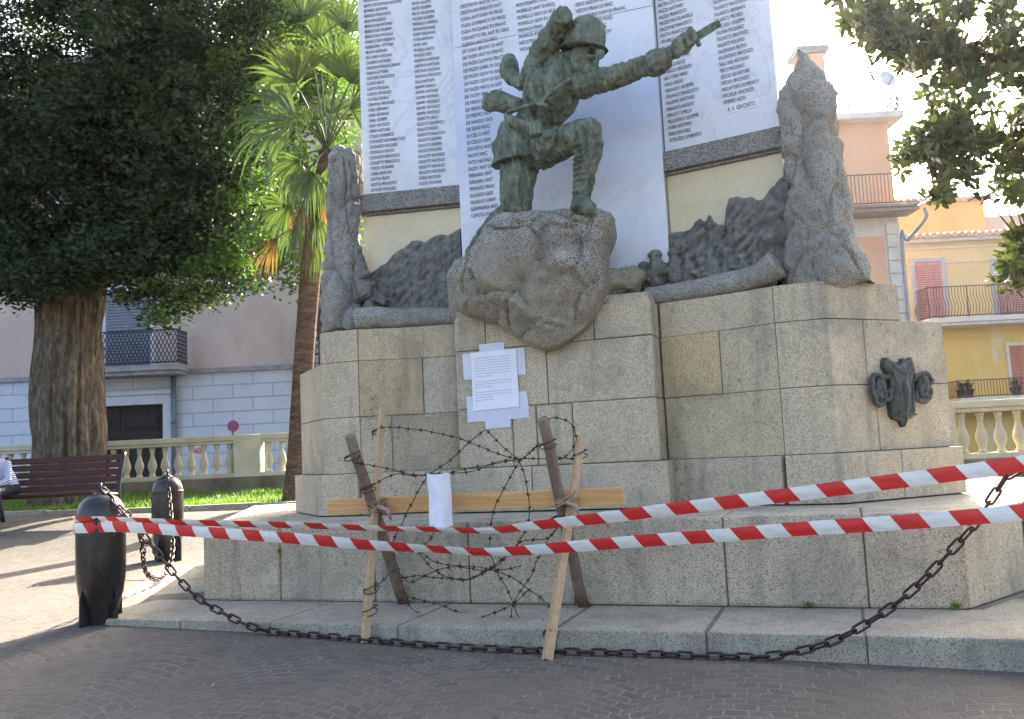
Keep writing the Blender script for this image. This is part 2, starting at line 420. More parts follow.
# ================================================================== the war memorial
MON = thing('war_memorial', 'grey granite war memorial with white marble name tablets, boulder and stepped block pedestal', 'monument', O, -YAW)
CU = 2.80                                     # centre line
def mirror(p): return (2 * CU - p[0], p[1])
# --- kerb (step)
t60 = math.tan(R(30))
bm = bmesh.new()
kl = -.0 - .85 * t60; kr = 5.6 + .18 + .85 * t60
prism(bm, [(kl + .02, -.83), (kr - .02, -.83), (kr + 2.3, 3.1), (kr - .8, 6.2), (kl + .8, 6.2), (kl - 2.3, 3.1)], -.6, -.004)
obj('step_core', bm, CORE, MON)
bm = bmesh.new()
kj = [kl, .47, 1.25, 2.25, 3.35, 4.28, 5.16, kr]
for a, b in zip(kj, kj[1:]): pbox(bm, (a + .002, -.85), (b - .002, -.85), -.5, 0 + random.uniform(-.004, .004), .86, .014, random.uniform(.86, 1.1))
# side slabs along the chamfers, and paving behind
for sgn in (0, 1):
    a = Vector((kl, -.85)); d = Vector((-.5, .866))
    for i in range(4):
        p = a + d * (1.05 * i + .006); q = a + d * (1.05 * (i + 1) - .006)
        if sgn: p, q = Vector(mirror(p)) + Vector((.18, 0)), Vector(mirror(q)) + Vector((.18, 0))
        else: p, q = q, p
        pbox(bm, p, q, -.5, random.uniform(-.006, -.001), .80, .012, random.uniform(.9, 1.1))
obj('step', bm, KERB, MON)
# --- plinth .60 high
PZ = .60
PR = 5.78
bm = bmesh.new(); dch = Vector((-.5, .866))
prism(bm, [(.02, .02), (PR - .02, .02), (PR + 1.86, 3.25), (PR + .6, 5.4), (-.6, 5.4), (-1.86, 3.25)], -.3, PZ - .012)
obj('plinth_core', bm, CORE, MON)
bm = bmesh.new()
pj = [0, .755, 1.62, 2.42, 3.235, 4.31, 5.20, PR]
for a, b in zip(pj, pj[1:]): pbox(bm, (a + .0025, 0), (b - .0025, 0), 0, PZ + random.uniform(-.004, .004), .62, .022, random.uniform(.88, 1.1))
for sgn in (0, 1):
    a = Vector((0, 0))
    for i in range(4):
        p = a + dch * (.95 * i + .005); q = a + dch * (.95 * (i + 1) - .005)
        if sgn: p, q = Vector((PR - p.x, p.y)), Vector((PR - q.x, q.y))
        else: p, q = q, p
        pbox(bm, p, q, 0, PZ + random.uniform(-.006, -.002), .55, .02, random.uniform(.9, 1.1))
tint(bm, prism(bm, [(.14, .615), (PR - .14, .615), (PR + 1.25, 3.2), (PR + .3, 5.1), (-.3, 5.1), (-1.25, 3.2)], PZ - .2, PZ - .009), .97)
obj('plinth', bm, GRANG, MON)
# --- pedestal
V0 = 1.10
zc = [PZ, .98, 1.505, 2.03, 2.33]
def pedplan(off, ch, chl=None):               # plan outline of the pedestal, off = outward projection
    if isinstance(chl, float):
        return pedplan(off, chl, 'flare')[:7] + pedplan(off, ch)[7:]
    r = [(CU + .90 + off, V0 - off), (CU + .90 + off, 1.40 - off), (4.25, 1.27 - off), (4.69 - off * .4, 1.10 - off), (5.08 + off * .41, 1.10 - off), (5.08 + off * .41 + ch * .7071, 1.10 - off + ch * .7071), (5.08 + ch * .7071 - .4, 4.3)]
    if chl == 'flare': r[-1] = (5.08 + ch * .7071 + .42, 4.3)
    l = [mirror(p) for p in r][::-1]
    return l + r
bm = bmesh.new()
prism(bm, pedplan(-.02, 1.24, 1.0), PZ - .1, 2.02); prism(bm, pedplan(-.022, .78, .06), 2.0, 2.318)
obj('pedestal_core', bm, CORE, MON)
def T():
    b = random.uniform(.80, 1.14); w = random.uniform(-.05, .06); return (b * (1 + w), b, b * (1 - w * 1.6))
def TG():
    b = random.uniform(.84, 1.0); return (b * .99, b * 1.0, b * 1.10)
def ped_course(name, z0, z1, off, ch, cen, wing, chj, th=.20, mirror_l=None, tints=None, chl=None):
    """cen: joints across the centre block; wing: joints along the right wing polyline (mirrored left); chj: joints on the chamfer"""
    bm = bmesh.new(); tints = tints or {}
    z0 += .0025; z1 -= .0025
    for i, (a, b) in enumerate(zip(cen, cen[1:])): pbox(bm, (a + .003, V0 - off), (b - .003, V0 - off), z0, z1, .30, .014, tints.get(('c', i), T()), out=random.uniform(-.004, .004))
    # return sides of the centre block
    pbox(bm, (CU + .9 + off, V0 - off + .305), (CU + .9 + off, 1.5), z0, z1, -.15, .006, T()) if False else None
    for sgn in (1, -1):
        poly = [(CU + .90, 1.40 - off), (4.25, 1.27 - off), (4.69, 1.10 - off)]
        ws = wing if sgn == 1 or mirror_l is None else mirror_l
        def pt(s):
            (a, b, c) = [Vector(p) for p in poly]; L1 = (b - a).length; L2 = (c - b).length; d = s * (L1 + L2)
            return a + (b - a) * (d / L1) if d < L1 else b + (c - b) * ((d - L1) / L2)
        for i, (a, b) in enumerate(zip(ws, ws[1:])):
            tv = tints.get(('w' if sgn == 1 else 'l', i), T())
            n = max(1, int(round((b - a) * 5)))
            for q in range(n):
                p, r = pt(a + (b - a) * q / n), pt(a + (b - a) * (q + 1) / n)
                d = (r - p).normalized() * .003
                if q == 0: p = p + d
                if q == n - 1: r = r - d
                pp, rr = (p, r) if sgn == 1 else (Vector(mirror(r)), Vector(mirror(p)))
                pbox(bm, pp, rr, z0, z1, th, .0, tv, out=tints.get(('wo' if sgn == 1 else 'lo', i), 0))
        p, r = Vector((4.69 + .003, 1.10 - off - .012)), Vector((5.08 + off * .41, 1.10 - off - .012))
        tvp = tints.get('p', (1.14, 1.11, 1.0))
        # pilaster and first stone of the chamfer
        d45 = Vector((.7071, .7071)); c0 = Vector((5.08 + off * .41, 1.10 - off - .012))
        if sgn == 1: pbox(bm, p, r, z0, z1, .2, .006, tvp)
        else: pbox(bm, mirror(r), mirror(p), z0, z1, .2, .006, tvp)
        ch_ = ch if sgn == 1 or chl is None else chl
        js = [0] + [j for j in chj if j < ch_ - .2] + [ch_]
        for i, (a, b) in enumerate(zip(js, js[1:])):
            p = c0 + d45 * (a + (.003 if i else 0)); q = c0 + d45 * (b - .003)
            tv = TG()
            if sgn == 1: pbox(bm, p, q, z0, z1, .22, .006, tv)
            else: pbox(bm, mirror(q), mirror(p), z0, z1, .22, .006, tv)
        # end wall behind the chamfer
        e = c0 + d45 * ch_; e2 = Vector((5.08 + ch_ * .7071 + (.42 if sgn == -1 else -.4), 4.3))
        for q in range(2):
            p = e.lerp(e2, q / 2); r = e.lerp(e2, (q + 1) / 2)
            if sgn == 1: pbox(bm, p, r, z0, z1, .2, .006, T())
            else: pbox(bm, mirror(r), mirror(p), z0, z1, .2, .006, T())
    # side returns of the centre block
    for sgn in (1, -1):
        p, r = (CU + .90 + off, V0 - off + .30), (CU + .90 + off, 1.42)
        if r[1] - p[1] > .01:
            if sgn == 1: pbox(bm, p, r, z0, z1, .15, .005, T())
            else: pbox(bm, mirror(r), mirror(p), z0, z1, .15, .005, T())
    return obj(name, bm, GRAN, MON)
L_, R_ = CU - .9, CU + .9
ped_course('base_course', zc[0], zc[1], .075, 1.32, [L_ - .075, 2.6, R_ + .075], [0.07, .97], [.62], chl=1.06, tints={('w', 0): .92, ('l', 0): .95})
ped_course('lower_course', zc[1], zc[2], 0, 1.28, [L_, 2.42, 2.64, 2.97, R_], [0.02, 1], [.45], chl=1.02, mirror_l=[0, .72, 1], tints={('c', 0): (.95, .96, .9), ('c', 1): .97, ('c', 2): (.80, .80, .76), ('c', 3): (1.14, 1.06, .88), ('w', 0): (.98, .98, .9)})
ped_course('middle_course', zc[2], zc[3], 0, 1.28, [L_, 2.76, R_], [0.02, .52, 1], [.38], chl=1.02, mirror_l=[0, .42, 1], tints={('w', 0): (.98, .91, .76), ('wo', 0): .014, ('l', 1): (.93, .88, .78), ('lo', 1): .01, ('w', 1): (.98, .97, .95), ('c', 0): (1.02, 1.0, .95)})
ped_course('top_course', zc[3], zc[4], 0, .80, [L_, 2.2, 3.2, R_], [0.02, 1], [], chl=.07, tints={('w', 0): 1.0})
bm = bmesh.new()
prism(bm, pedplan(-.05, .74, .04), 2.326, 2.338)
prism(bm, [(CU - .88, V0 + .02), (CU + .88, V0 + .02), (CU + .88, 1.9), (CU - .88, 1.9)], 2.30, 2.40)
obj('pedestal_top', bm, GRAN, MON)

# --- upper wall: backing, centre slab, wing tablets, lintels, reliefs
TL = ((.78, 1.53), (1.79, 1.70)); TR = ((3.81, 1.70), (4.83, 1.50))
ZB, ZT = 3.75, 6.4
bm = bmesh.new()
prism(bm, [(.80, 1.62), (1.85, 1.80), (3.75, 1.80), (4.80, 1.60), (4.80, 2.5), (.80, 2.5)], 2.3, ZT + .05)
obj('backing_wall', bm, LINT, MON)
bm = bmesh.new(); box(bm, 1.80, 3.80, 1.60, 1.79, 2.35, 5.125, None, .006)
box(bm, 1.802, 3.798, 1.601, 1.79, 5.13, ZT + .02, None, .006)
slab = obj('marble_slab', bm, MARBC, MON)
for nm, (p0, p1) in (('l', TL), ('r', TR)):
    bm = bmesh.new(); pbox(bm, p0, p1, ZB, ZT, .10, .006)
    tb = obj('name_tablet', bm, MARB, MON)
    if nm == 'l': tabL = tb
    else: tabR = tb
    bm = bmesh.new(); q0 = Vector(p0); q1 = Vector(p1); d = (q1 - q0).normalized()
    pbox(bm, q0 - d * .02, q1 + d * .02, 3.565, ZB - .004, .2, .012, .95, out=.075)
    pbox(bm, q0 - d * .02, q1 + d * .02, 3.535, 3.563, .2, .005, .6, out=.03)
    obj('lintel', bm, LINT, MON)
    bm = bmesh.new(); pbox(bm, q0 - d * .0, q1, 2.45, 3.533, .12, 0, None)
    obj('cream_panel', bm, CREAM, MON)
# cornice on top (above the frame)
bm = bmesh.new()
prism(bm, [(.68, 1.42), (1.75, 1.58), (3.85, 1.58), (4.92, 1.40), (4.92, 2.6), (.68, 2.6)], ZT + .022, ZT + .2)
prism(bm, [(.60, 1.34), (1.75, 1.50), (3.85, 1.50), (5.0, 1.32), (5.0, 2.68), (.60, 2.68)], ZT + .2, ZT + .3)
obj('cornice', bm, LINT, MON)

# engraved names
def textmesh(name, lines, p0, p1, px0, pxN, nN, parent, size=.95, xs=.62, off=.003, first=0):
    """lines: list of (index, text); px0 / pxN: pixel of the baseline start of line 0 and line nN"""
    a0, z0 = onpl(*px0, p0, p1); aN, zN = onpl(*pxN, p0, p1)
    sp = (z0 - zN) / nN; sz = sp * size
    d = (Vector(p1) - Vector(p0)).normalized()
    co = []; fa = []
    for i, tx in lines:
        cu = bpy.data.curves.new('t', 'FONT'); cu.body = tx; cu.size = sz; cu.resolution_u = 2; cu.extrude = .0015
        o = bpy.data.objects.new('t', cu); COL.objects.link(o)
        dg = bpy.context.evaluated_depsgraph_get(); dg.update()
        me = bpy.data.meshes.new_from_object(o.evaluated_get(dg))
        k = len(co); A = a0 + (aN - a0) * i / nN; Z = z0 - sp * i
        for v in me.vertices:
            s = A + v.co.x * xs
            co.append((p0[0] + d.x * s + d.y * (off + v.co.z), p0[1] + d.y * s - d.x * (off + v.co.z), Z + v.co.y))
        fa += [[k + j for j in p.vertices] for p in me.polygons]
        bpy.data.objects.remove(o); bpy.data.curves.remove(cu); bpy.data.meshes.remove(me)
    me = bpy.data.meshes.new(name); me.from_pydata(co, [], fa)
    return link(name, me, INK, parent)
def lst(s, start=0, dot=True): return [(i + start, ('· ' if dot else '') + t.strip()) for i, t in enumerate(s.split(','))]
L1 = 'BARBIERI GIUSEPPE,BARONE ANTONIO,BARTA COSTANTINO ANTONIO,BEVIVINO ANTONIO,BERARDO FRANCESCO,BIAGI FRANCESCO,BEVILACQUA ANTONIO,BEVILACQUA GIUSEPPE,BEVILACQUA PASQUALE,BONACCORSO FEDERICO,BORELLI PAO. VITTORIO,BRUNO ANTONIO,BUCCHINO ANTONIO,CALABRO\' ANTONIO,CALDONI PASQUALE BRUNO,CANNA ANTONIO,CANTAFIO FRANCESCO,CARITO FELICE,CARITO PASQUALE,CARUSO VINCENZO,CASTELLI ACHILLE,CERAVOLA VINCENZO,CIARA GENNARO,CIARA GIOVANNI,CIARA GIUSEPPE,CIARA VINCENZO,CIVINO ANTONIO,COLASO DOMENICO,COSTANZO GIOVAMBATTISTA,COSTANZO VINCENZO,COSTANZO ROCCO,COSTANZO FRANCESCO,CUGLIETTO FRANCESCO,CURCIO GIOVANNI,CURRA ANTONIO,DASTOLI FELICE,DASTOLI FRANCESCO,DE FAZIO PASQUALE'
L2 = 'FALVO ANTONIO,FALVO GIUSEPPE,FALVO GIUSEPPE,FALVO SALVATORE,FAZZARI GIUSEPPE,FERRAIOLO GIORGIO,FERRARI PASQUALE,FILIPPO GIOVANNI,FOTIA ANTONIO,FOTIA UGO,FRAGALE SANTO,FRAGALE UGO,GAETANO ANTONIO,GAETANO ANTONIO,GAETANO ANTONIO,GAETANO VINCENZO,GALLI ANTONIO,GIAMPA\' ANGELO,GIAMPA\' ANTONIO,GIAMPA\' ANTONIO,GIAMPA\' VINCENZO,GIAMPA\' VINCENZO,GIAMPA\' VINCENZO,GIGLIOTTI CARLO,GIGLIOTTI DOMENICO,GIGLIOTTI FELICE,GIGLIOTTI FRANCESCO,GIGLIOTTI GIUSEPPE,GIGLIOTTI GIUSEPPE,GIGLIOTTI ROSARIO,GIGLIOTTI VINCENZO,GIGLIOTTI VINCENZO,GIGLIOTTI VINCENZO,GIGLIOTTI VINCENZO,GUIDO ANTONIO,GUIDO GIOVANNI'
C1 = 'CRISTIANO ANT DI GIUS,CRISTIANO FRAN FU ANT,CUDA ANTONIO FU PASQ,CUDA DOMENICO FU PASQ,CUDA PASQUALE FU FRANC,CUGNETTO FEL ANT FU GIUS,CURCIO ANT FU GIUS,DE CARO BRUNO DI ANT,DE FAZIO ANT FU FRANC,DE FAZIO DOM FU FELICE,DE FAZIO GABR DI GIOV,DE FAZIO GIOV FU ANT,DE FAZIO GIOV DI GIUS,DE FAZIO PASQ DI ANT,DE FAZIO VINC DI ANT,DE MEDICI ANT,DE MEDICI FRAN,DE MEDICI GIUS,DE NARDO GIUS,DE SENSI PASQ,DI CELLO ANT,DI CELLO GIUS,ESPOSITO ANT,FALVO VINC,FATO NATALE,FAZIO ANT DI GIUS,FERRARO ANT,FERRARO ANT,FERRARO FRAN,FILARDO GIUS,FILARDO CARM,GERMNARA ANT,CAPUTO RAFF'
C2 = 'MONTESANTI GIUS,MORELLO ANT DI PASQ,MORELLO GIOV DI GIUS,MORELLO GIOV FU ANT,MURACA FRAN,MURACA ANT DI VINC,NICOTERA GIUS,NOLA ANT FU PASQ'
C3 = 'VESCI GIUS FU ANT,VESCIO FRAN DI VINC,VIGLIATURO DOM DI FRANC,VIOLA VINC DI PASQ,VITALE S DI VINC,VOCI ANT DI GIOV'
R1 = 'MASTROIANNI ANTONIO,MATERAZZO GIUSEPPE,MAZZA ANTONIO,MAZZA FRANCESCO,MAZZEI MICHELANGELO,MAZZONE FRANCESCO,MOTTA FRANCESCO,MIRABELLI ANTONIO,MULE\' GIUSEPPE,MURACA ANGELO,MURACA ANTONIO,MURACA FELICE,MURACA VINCENZO,NICOTERA NINO,NOLA GIULIO,ORLANDO GIUSEPPE,ORLANDO FRANCESCO,PALERMO ANTONIO,PARADISO ANGELO,PERLATI CAMILLO,PELLEGRINO GIUSEPPE,PORRI ANTONIO,PERRI RAFFAELE,PETRUZZA DOMENICO'
R2 = 'TALARICO ALFREDO,TALARICO FRANCESCO,TALARICO GENNARO,TALARICO MICHELE,TORCASIO GIUSEPPE,TROPEA PASQUALE,TROVATO VINCENZO,VALENTE ROSARIO,VALENTINO PIETRO,VALENTINO VINCENZO,VALLONE ANTONIO,VESCI PASQUALE,VESCIO SALVATORE,VESCIO VINCENZO,VIGLIATURO DOMENICO,VISCIGLIA VINCENZO,VITERBO ALDO'
textmesh('inscription', lst(L1, -2), *TL, (362.5, 8), (370, 192), 35, tabL, .86, .57)
textmesh('inscription', lst(L2, -1), *TL, (410.5, 5.5), (418, 185.5), 34, tabL, .86, .57)
CS = ((1.80, 1.60), (3.80, 1.60))
ci = [textmesh('inscription', lst(C1, 0, False), *CS, (460, 9), (471, 218), 32, slab, .80, .70),
      textmesh('inscription', lst(C2, 0, False), *CS, (516, 7.5), (520, 51.5), 7, slab, .80, .70),
      textmesh('inscription', lst(C3, 0, False), *CS, (575, 7), (579, 39), 5, slab, .80, .70)]
bm = bmesh.new()
for o in ci:
    bm.from_mesh(o.data); me = o.data; bpy.data.objects.remove(o); bpy.data.meshes.remove(me)
obj('inscription', bm, INK, slab)
textmesh('inscription', lst(R1, 0), *TR, (656, 2.5), (668, 143), 23, tabR, .86, .57)
textmesh('inscription', lst(R2, 0), *TR, (711, 5.5), (722, 105), 16, tabR, .86, .57)
# the small patch of fresh marble with a name
a0, z0 = onpl(726.5, 113.5, *TR); a1, z1 = onpl(760, 98.5, *TR)
q0 = Vector(TR[0]); d = (Vector(TR[1]) - q0).normalized()
bm = bmesh.new(); pbox(bm, q0 + d * a0, q0 + d * a1, z0 - .005, z0 + .065, .01, .001, None, out=.006)
ad = obj('added_name_plate', bm, flat('fresh_marble', (.82, .82, .80), .5, var=.03), tabR)
textmesh('inscription', [(0, 'R. V. GIACINTO')], *TR, (728, 112), (731, 120), 1, ad, .75, .6, off=.0085)

# rounded ledges under the reliefs
def ledge(pts, rads):
    bm = bmesh.new(); P = spline(pts, 10); n = len(P); rr = np.interp(np.linspace(0, 1, n), np.linspace(0, 1, len(rads)), rads)
    tube(bm, P, list(rr), 18)
    me = voxel(bm, .022, 2); displace(me, lambda v: .012 * fbm(v, 6))
    return link('ledge', me, ROCK, MON, True)
rp = [(3.60, 1.47, 2.41), (3.95, 1.42, 2.415), (4.30, 1.32, 2.425), (4.58, 1.20, 2.445), (4.74, 1.16, 2.52)]
ledge(rp, [.085, .09, .095, .10, .12])
ledge([(2 * CU - p[0], p[1], min(p[2], 2.44)) for p in rp], [.085, .09, .10, .105, .11])
for sgn in (1, -1):
    bm = bmesh.new(); pl = [(3.70, 1.50), (4.25, 1.40), (4.70, 1.24), (4.70, 1.75), (3.70, 1.85)]
    prism(bm, pl if sgn == 1 else [mirror(p) for p in pl][::-1], 2.33, 2.50)
    obj('relief_sill', bm, ROCK, MON)

# bronze reliefs
def relief(pl, tops, px_bottom, seed, soldiers):
    a = [onpl(x, y, *pl) for x, y in tops]; xs_ = [q[0] for q in a]; zs_ = [q[1] for q in a]
    zb = 2.46; bm = bmesh.new(); NX, NZ = 110, 46
    p0 = Vector(pl[0]); d = (Vector(pl[1]) - p0).normalized(); nrm = Vector((d.y, -d.x))
    G = []
    for i in range(NX + 1):
        s = xs_[0] + (xs_[-1] - xs_[0]) * i / NX; zt = np.interp(s, xs_, zs_) + .012 * noise.noise(Vector((s * 25, seed, 0)))
        row = []
        for j in range(NZ + 1):
            z = zb + (zt - zb) * j / NZ
            f = Vector((s, z, seed))
            dep = .07 + .038 * fbm(Vector((s * 1.0, z * 1.4, seed)), 4.5, 5) + .02 * noise.noise(Vector(((s - z) * 16, (s + z) * 4, seed))) + .05 * (1 - j / NZ)
            dep = max(.015, dep) * (1 if j < NZ else .55)
            q = p0 + d * s + nrm * dep; row.append(bm.verts.new((q.x, q.y, z)))
        q = p0 + d * s + nrm * -.01; row.append(bm.verts.new((q.x, q.y, zt)))
        G.append(row)
    for i in range(NX):
        for j in range(NZ + 1): bm.faces.new((G[i][j], G[i + 1][j], G[i + 1][j + 1], G[i][j + 1]))
    bm.faces.new(G[0][::-1]); bm.faces.new(G[-1])
    o = obj('bronze_relief', bm, BRZD, MON, True)
    # soldiers modelled in high relief along the foot
    bm = bmesh.new()
    for (px, py, k) in soldiers:
        s, z = onpl(px, py, *pl); q = p0 + d * s + nrm * .14
        r = .062 * k
        c = Vector((q.x, q.y, z)); fw = Vector((nrm.x, nrm.y, 0)); sd_ = Vector((d.x, d.y, 0))
        ell(bm, c, (r * .85, r * .9, r))                      # head
        ell(bm, c + Vector((0, 0, r * .45)), (r * 1.04, r * 1.06, r * .72))   # helmet
        tube(bm, [c + Vector((0, 0, r * .25)), c + Vector((0, 0, r * .35))], [r * 1.16, r * 1.12], 14)
        ell(bm, c + fw * r * .8 + Vector((0, 0, -r * .25)), (r * .3, r * .3, r * .4))
        caps_chain(bm, [c + sd_ * r * .2 - Vector((0, 0, r * 1.3)), c - fw * r * .3 - Vector((0, 0, r * 3.4))], [r * 1.25, r * 1.5])   # trunk
        sg = random.choice((-1, 1))
        caps_chain(bm, [c + sd_ * sg * r * 1.5 - Vector((0, 0, r * 1.5)), c + sd_ * sg * r * 2.3 + fw * r * .7 - Vector((0, 0, r * 2.8)), c + sd_ * sg * r * .9 + fw * r * 1.4 - Vector((0, 0, r * 2.3))], [r * .6, r * .48, r * .4])
    if soldiers:
        me = voxel(bm, .012, 2); displace(me, lambda v: .006 * fbm(v, 22))
        link('relief_soldiers', me, BRZD, o, True)
    else: bm.free()
    return o
relief(TL, [(352, 289), (360, 280), (369, 275), (378, 270), (389, 263), (394, 256), (399, 252), (406, 248), (413, 242), (420, 241), (426, 243), (434, 238), (443, 235), (450, 236), (456, 232), (462, 229)], 303, 3.1, [(376, 290, .95), (362, 282, .8)])
relief(TR, [(669, 236), (673, 233), (684, 232), (693, 229), (697, 222), (701, 219), (705, 223), (708, 222), (711, 215), (714, 223), (720, 225), (727, 226), (728.5, 208), (731, 200), (738, 197), (746, 200), (752, 197), (758, 201), (764, 200), (770, 190), (776, 186), (779, 181), (784, 178), (789, 171)], 283, 9.2,
       [(661, 260, 1.0), (680, 258, .9), (650, 270, .8), (694, 262, .9), (707, 266, .85), (715, 258, .8), (733, 257, .9), (722, 268, .8), (748, 262, .85), (760, 266, .8)])
# the little figure against the left rock pillar
bm = bmesh.new()
caps_chain(bm, [onv(357, 254, 1.42), onv(360, 266, 1.40), onv(362, 280, 1.38), onv(366, 292, 1.36)], [.055, .07, .085, .09])
ell(bm, onv(357, 249, 1.4), (.05, .05, .06)); ell(bm, onv(364, 274, 1.32), (.06, .05, .05)); 
me = voxel(bm, .013, 2); displace(me, lambda v: .01 * fbm(v, 18)); link('relief_figure', me, BRZD, MON, True)

# rock pillars
def rock_loft(name, rows, v0, dv, seed, mat=ROCK, amp=.055):
    """rows: (y, xleft, xright) in the photograph, taken at depth v0; each ring is a rough oval"""
    bm = bmesh.new(); rings = []; n = 26; up_ = []
    ys_ = [r[0] for r in rows]
    yy = np.linspace(ys_[0], ys_[-1], 34)
    for y in yy:
        l = onv(np.interp(y, ys_, [r[1] for r in rows]), y, v0); r = onv(np.interp(y, ys_, [r[2] for r in rows]), y, v0)
        c = (l + r) / 2; hw = (r.x - l.x) / 2; dd = dv * (.35 + .65 * min(1, hw / .25)) * .9
        ring = []
        for k in range(n):
            a = 2 * math.pi * k / n; ca, sa = math.cos(a), math.sin(a)
            e = .75
            x = hw * math.copysign(abs(ca) ** e, ca); w = dd * math.copysign(abs(sa) ** e, sa)
            ring.append(bm.verts.new((c.x + x, v0 + w, c.z)))
        rings.append(ring)
    for A, B in zip(rings, rings[1:]):
        for k in range(n): bm.faces.new((A[k], A[(k + 1) % n], B[(k + 1) % n], B[k]))
    bm.faces.new(rings[0]); bm.faces.new(rings[-1][::-1])
    bmesh.ops.recalc_face_normals(bm, faces=bm.faces)
    me = voxel(bm, .019, 1)
    sv = Vector((seed, seed * 2, 0))
    def f(v):
        q = v + sv
        ridge = abs(noise.noise(Vector((q.x * 5, q.y * 5, q.z * 1.6))))
        return amp * (fbm(Vector((q.x * 1.0, q.y, q.z * .7)), 3.2, 5)) - amp * .5 * ridge + .012 * fbm(q, 14, 3)
    def g(v):
        q = v + sv; w = q + Vector((noise.noise(q * 3), noise.noise(q * 3 + Vector((5, 0, 0))), 0)) * .12
        dd, _ = noise.voronoi(Vector((w.x * 3.2, w.y * 3.2, w.z * 1.7))); e = dd[1] - dd[0]
        dd2, _ = noise.voronoi(w * 8.5)
        return f(v) * 1.0 + .05 * (dd[0] - .35) * -1 - .035 * math.exp(-(e / .06) ** 2) + .04 * (.4 - dd2[0])
    displace(me, g)
    return link(name, me, mat, MON, True)
rock_loft('rock_pillar', [(53, 799, 800), (58, 797, 802), (65, 792, 807), (74, 784, 817), (85, 778, 828), (98, 775, 836), (125, 777, 841), (160, 781, 845), (200, 784, 851), (230, 786, 854), (250, 783, 862), (268, 779, 871), (290, 777, 877)], 1.42, .36, 1.3)
rock_loft('rock_pillar', [(141, 338, 346), (146, 333, 352), (155, 330, 357), (180, 329, 358), (220, 328, 358), (260, 326, 357), (285, 325, 358), (305, 323, 364), (333, 324, 366)], 1.40, .22, 5.7)
rock_loft('rock_pillar', [(150, 348, 362), (165, 344, 364), (185, 346, 366), (200, 346, 368), (206, 346, 366)], 1.72, .15, 8.1, amp=.03)

# boulder under the statue
def boulder():
    out = [(459, 300), (460, 275), (468, 258), (478, 244), (488, 226), (500, 217), (520, 213), (545, 213), (566, 210), (585, 213), (603, 210), (611, 214), (612, 232), (606, 246), (604, 262), (606, 285), (600, 303), (590, 322), (575, 336), (558, 347), (545, 352), (530, 345), (515, 336), (498, 323), (475, 318), (463, 314)]
    V = 1.0; C = onv(536, 272, V)
    pts = [onv(x, y, V) - C for x, y in out]
    ang = [math.atan2(p.z, p.x) for p in pts]; rad = [math.hypot(p.x, p.z) for p in pts]
    o_ = sorted(zip(ang, rad)); ang = [a for a, _ in o_]; rad = [r for _, r in o_]
    bm = bmesh.new(); bmesh.ops.create_icosphere(bm, subdivisions=6, radius=1)
    for v in bm.verts:
        a = math.atan2(v.co.z, v.co.x); r = np.interp(a, ang, rad, period=2 * math.pi)
        h = math.hypot(v.co.x, v.co.z); hh = h ** .72 if h > 0 else 0
        y = v.co.y; d = .62 if y > 0 else .34
        if y < 0 and v.co.z < 0: d *= 1 - .45 * sm(0, -.9, v.co.z)
        sy = math.copysign(abs(y) ** .8, y)
        p = Vector((math.cos(a) * r * hh, sy * d, math.sin(a) * r * hh))
        q = p * 1.0
        n1 = fbm(q + Vector((3, 7, 1)), 1.9, 5); n2 = abs(noise.noise(q * 3.1 + Vector((9, 2, 4))))
        front = max(0, -y)
        w = q + Vector((noise.noise(q * 2.5), noise.noise(q * 2.5 + Vector((5, 0, 0))), noise.noise(q * 2.5 + Vector((0, 5, 0))))) * .15
        dd, _ = noise.voronoi(w * Vector((1, 1, 1)) * 2.3); dd2, _ = noise.voronoi(w * 7)
        dis = (.10 * n1 - .08 * n2 - .17 * (dd[0] - .3) - .06 * math.exp(-((dd[1] - dd[0]) / .04) ** 2) + .06 * (.4 - dd2[0])) * front + .012 * fbm(q, 12, 3)
        p.y -= dis * .9; p += p.normalized() * .012 * fbm(q, 9, 3)
        # hollow and overhang at the right
        hx, hz = p.x - .42, p.z - .18
        p.y += .16 * math.exp(-(hx * hx + hz * hz * 2.2) / .02) * front
        hx, hz = p.x + .05, p.z + .35
        p.y -= .10 * math.exp(-((hx * .8 + hz) ** 2) / .01 - (hx * hx) / .12) * front
        v.co = C + p
    return obj('boulder', bm, BOULD, MON, True)
def bouldmat():
    m = granite('boulder_granite', (.25, .235, .185), (.58, .555, .46), (.07, .068, .06), .9, stain=(.27, .22, .145), grain=72, bump=.02)
    t = m.node_tree; b = t.nodes['Principled BSDF']; src = b.inputs['Base Color'].links[0].from_socket
    tc = t.nodes.new('ShaderNodeTexCoord'); n = t.nodes.new('ShaderNodeTexNoise'); n.inputs['Scale'].default_value = 2.2; n.inputs['Detail'].default_value = 6; n.inputs['Distortion'].default_value = .7
    t.links.new(tc.outputs['Object'], n.inputs['Vector']); r = t.nodes.new('ShaderNodeValToRGB'); r.color_ramp.elements[0].position = .48; r.color_ramp.elements[1].position = .58
    r.color_ramp.elements[1].color = (.55, .55, .55, 1)
    sp = t.nodes.new('ShaderNodeSeparateXYZ'); t.links.new(tc.outputs['Object'], sp.inputs[0]); mr = t.nodes.new('ShaderNodeMapRange')
    for i, v in enumerate((2.45, 3.0, .12, -.16)): mr.inputs[i + 1].default_value = v
    t.links.new(sp.outputs[2], mr.inputs[0]); ad_ = t.nodes.new('ShaderNodeMath'); t.links.new(mr.outputs[0], ad_.inputs[0]); t.links.new(n.outputs['Fac'], ad_.inputs[1]); t.links.new(ad_.outputs[0], r.inputs[0])
    x = t.nodes.new('ShaderNodeMix'); x.data_type = 'RGBA'; x.inputs[7].default_value = (.36, .30, .205, 1); t.links.new(r.outputs[0], x.inputs[0]); t.links.new(src, x.inputs[6]); t.links.new(x.outputs[2], b.inputs['Base Color']); return m
BOULD = bouldmat(); boulder()
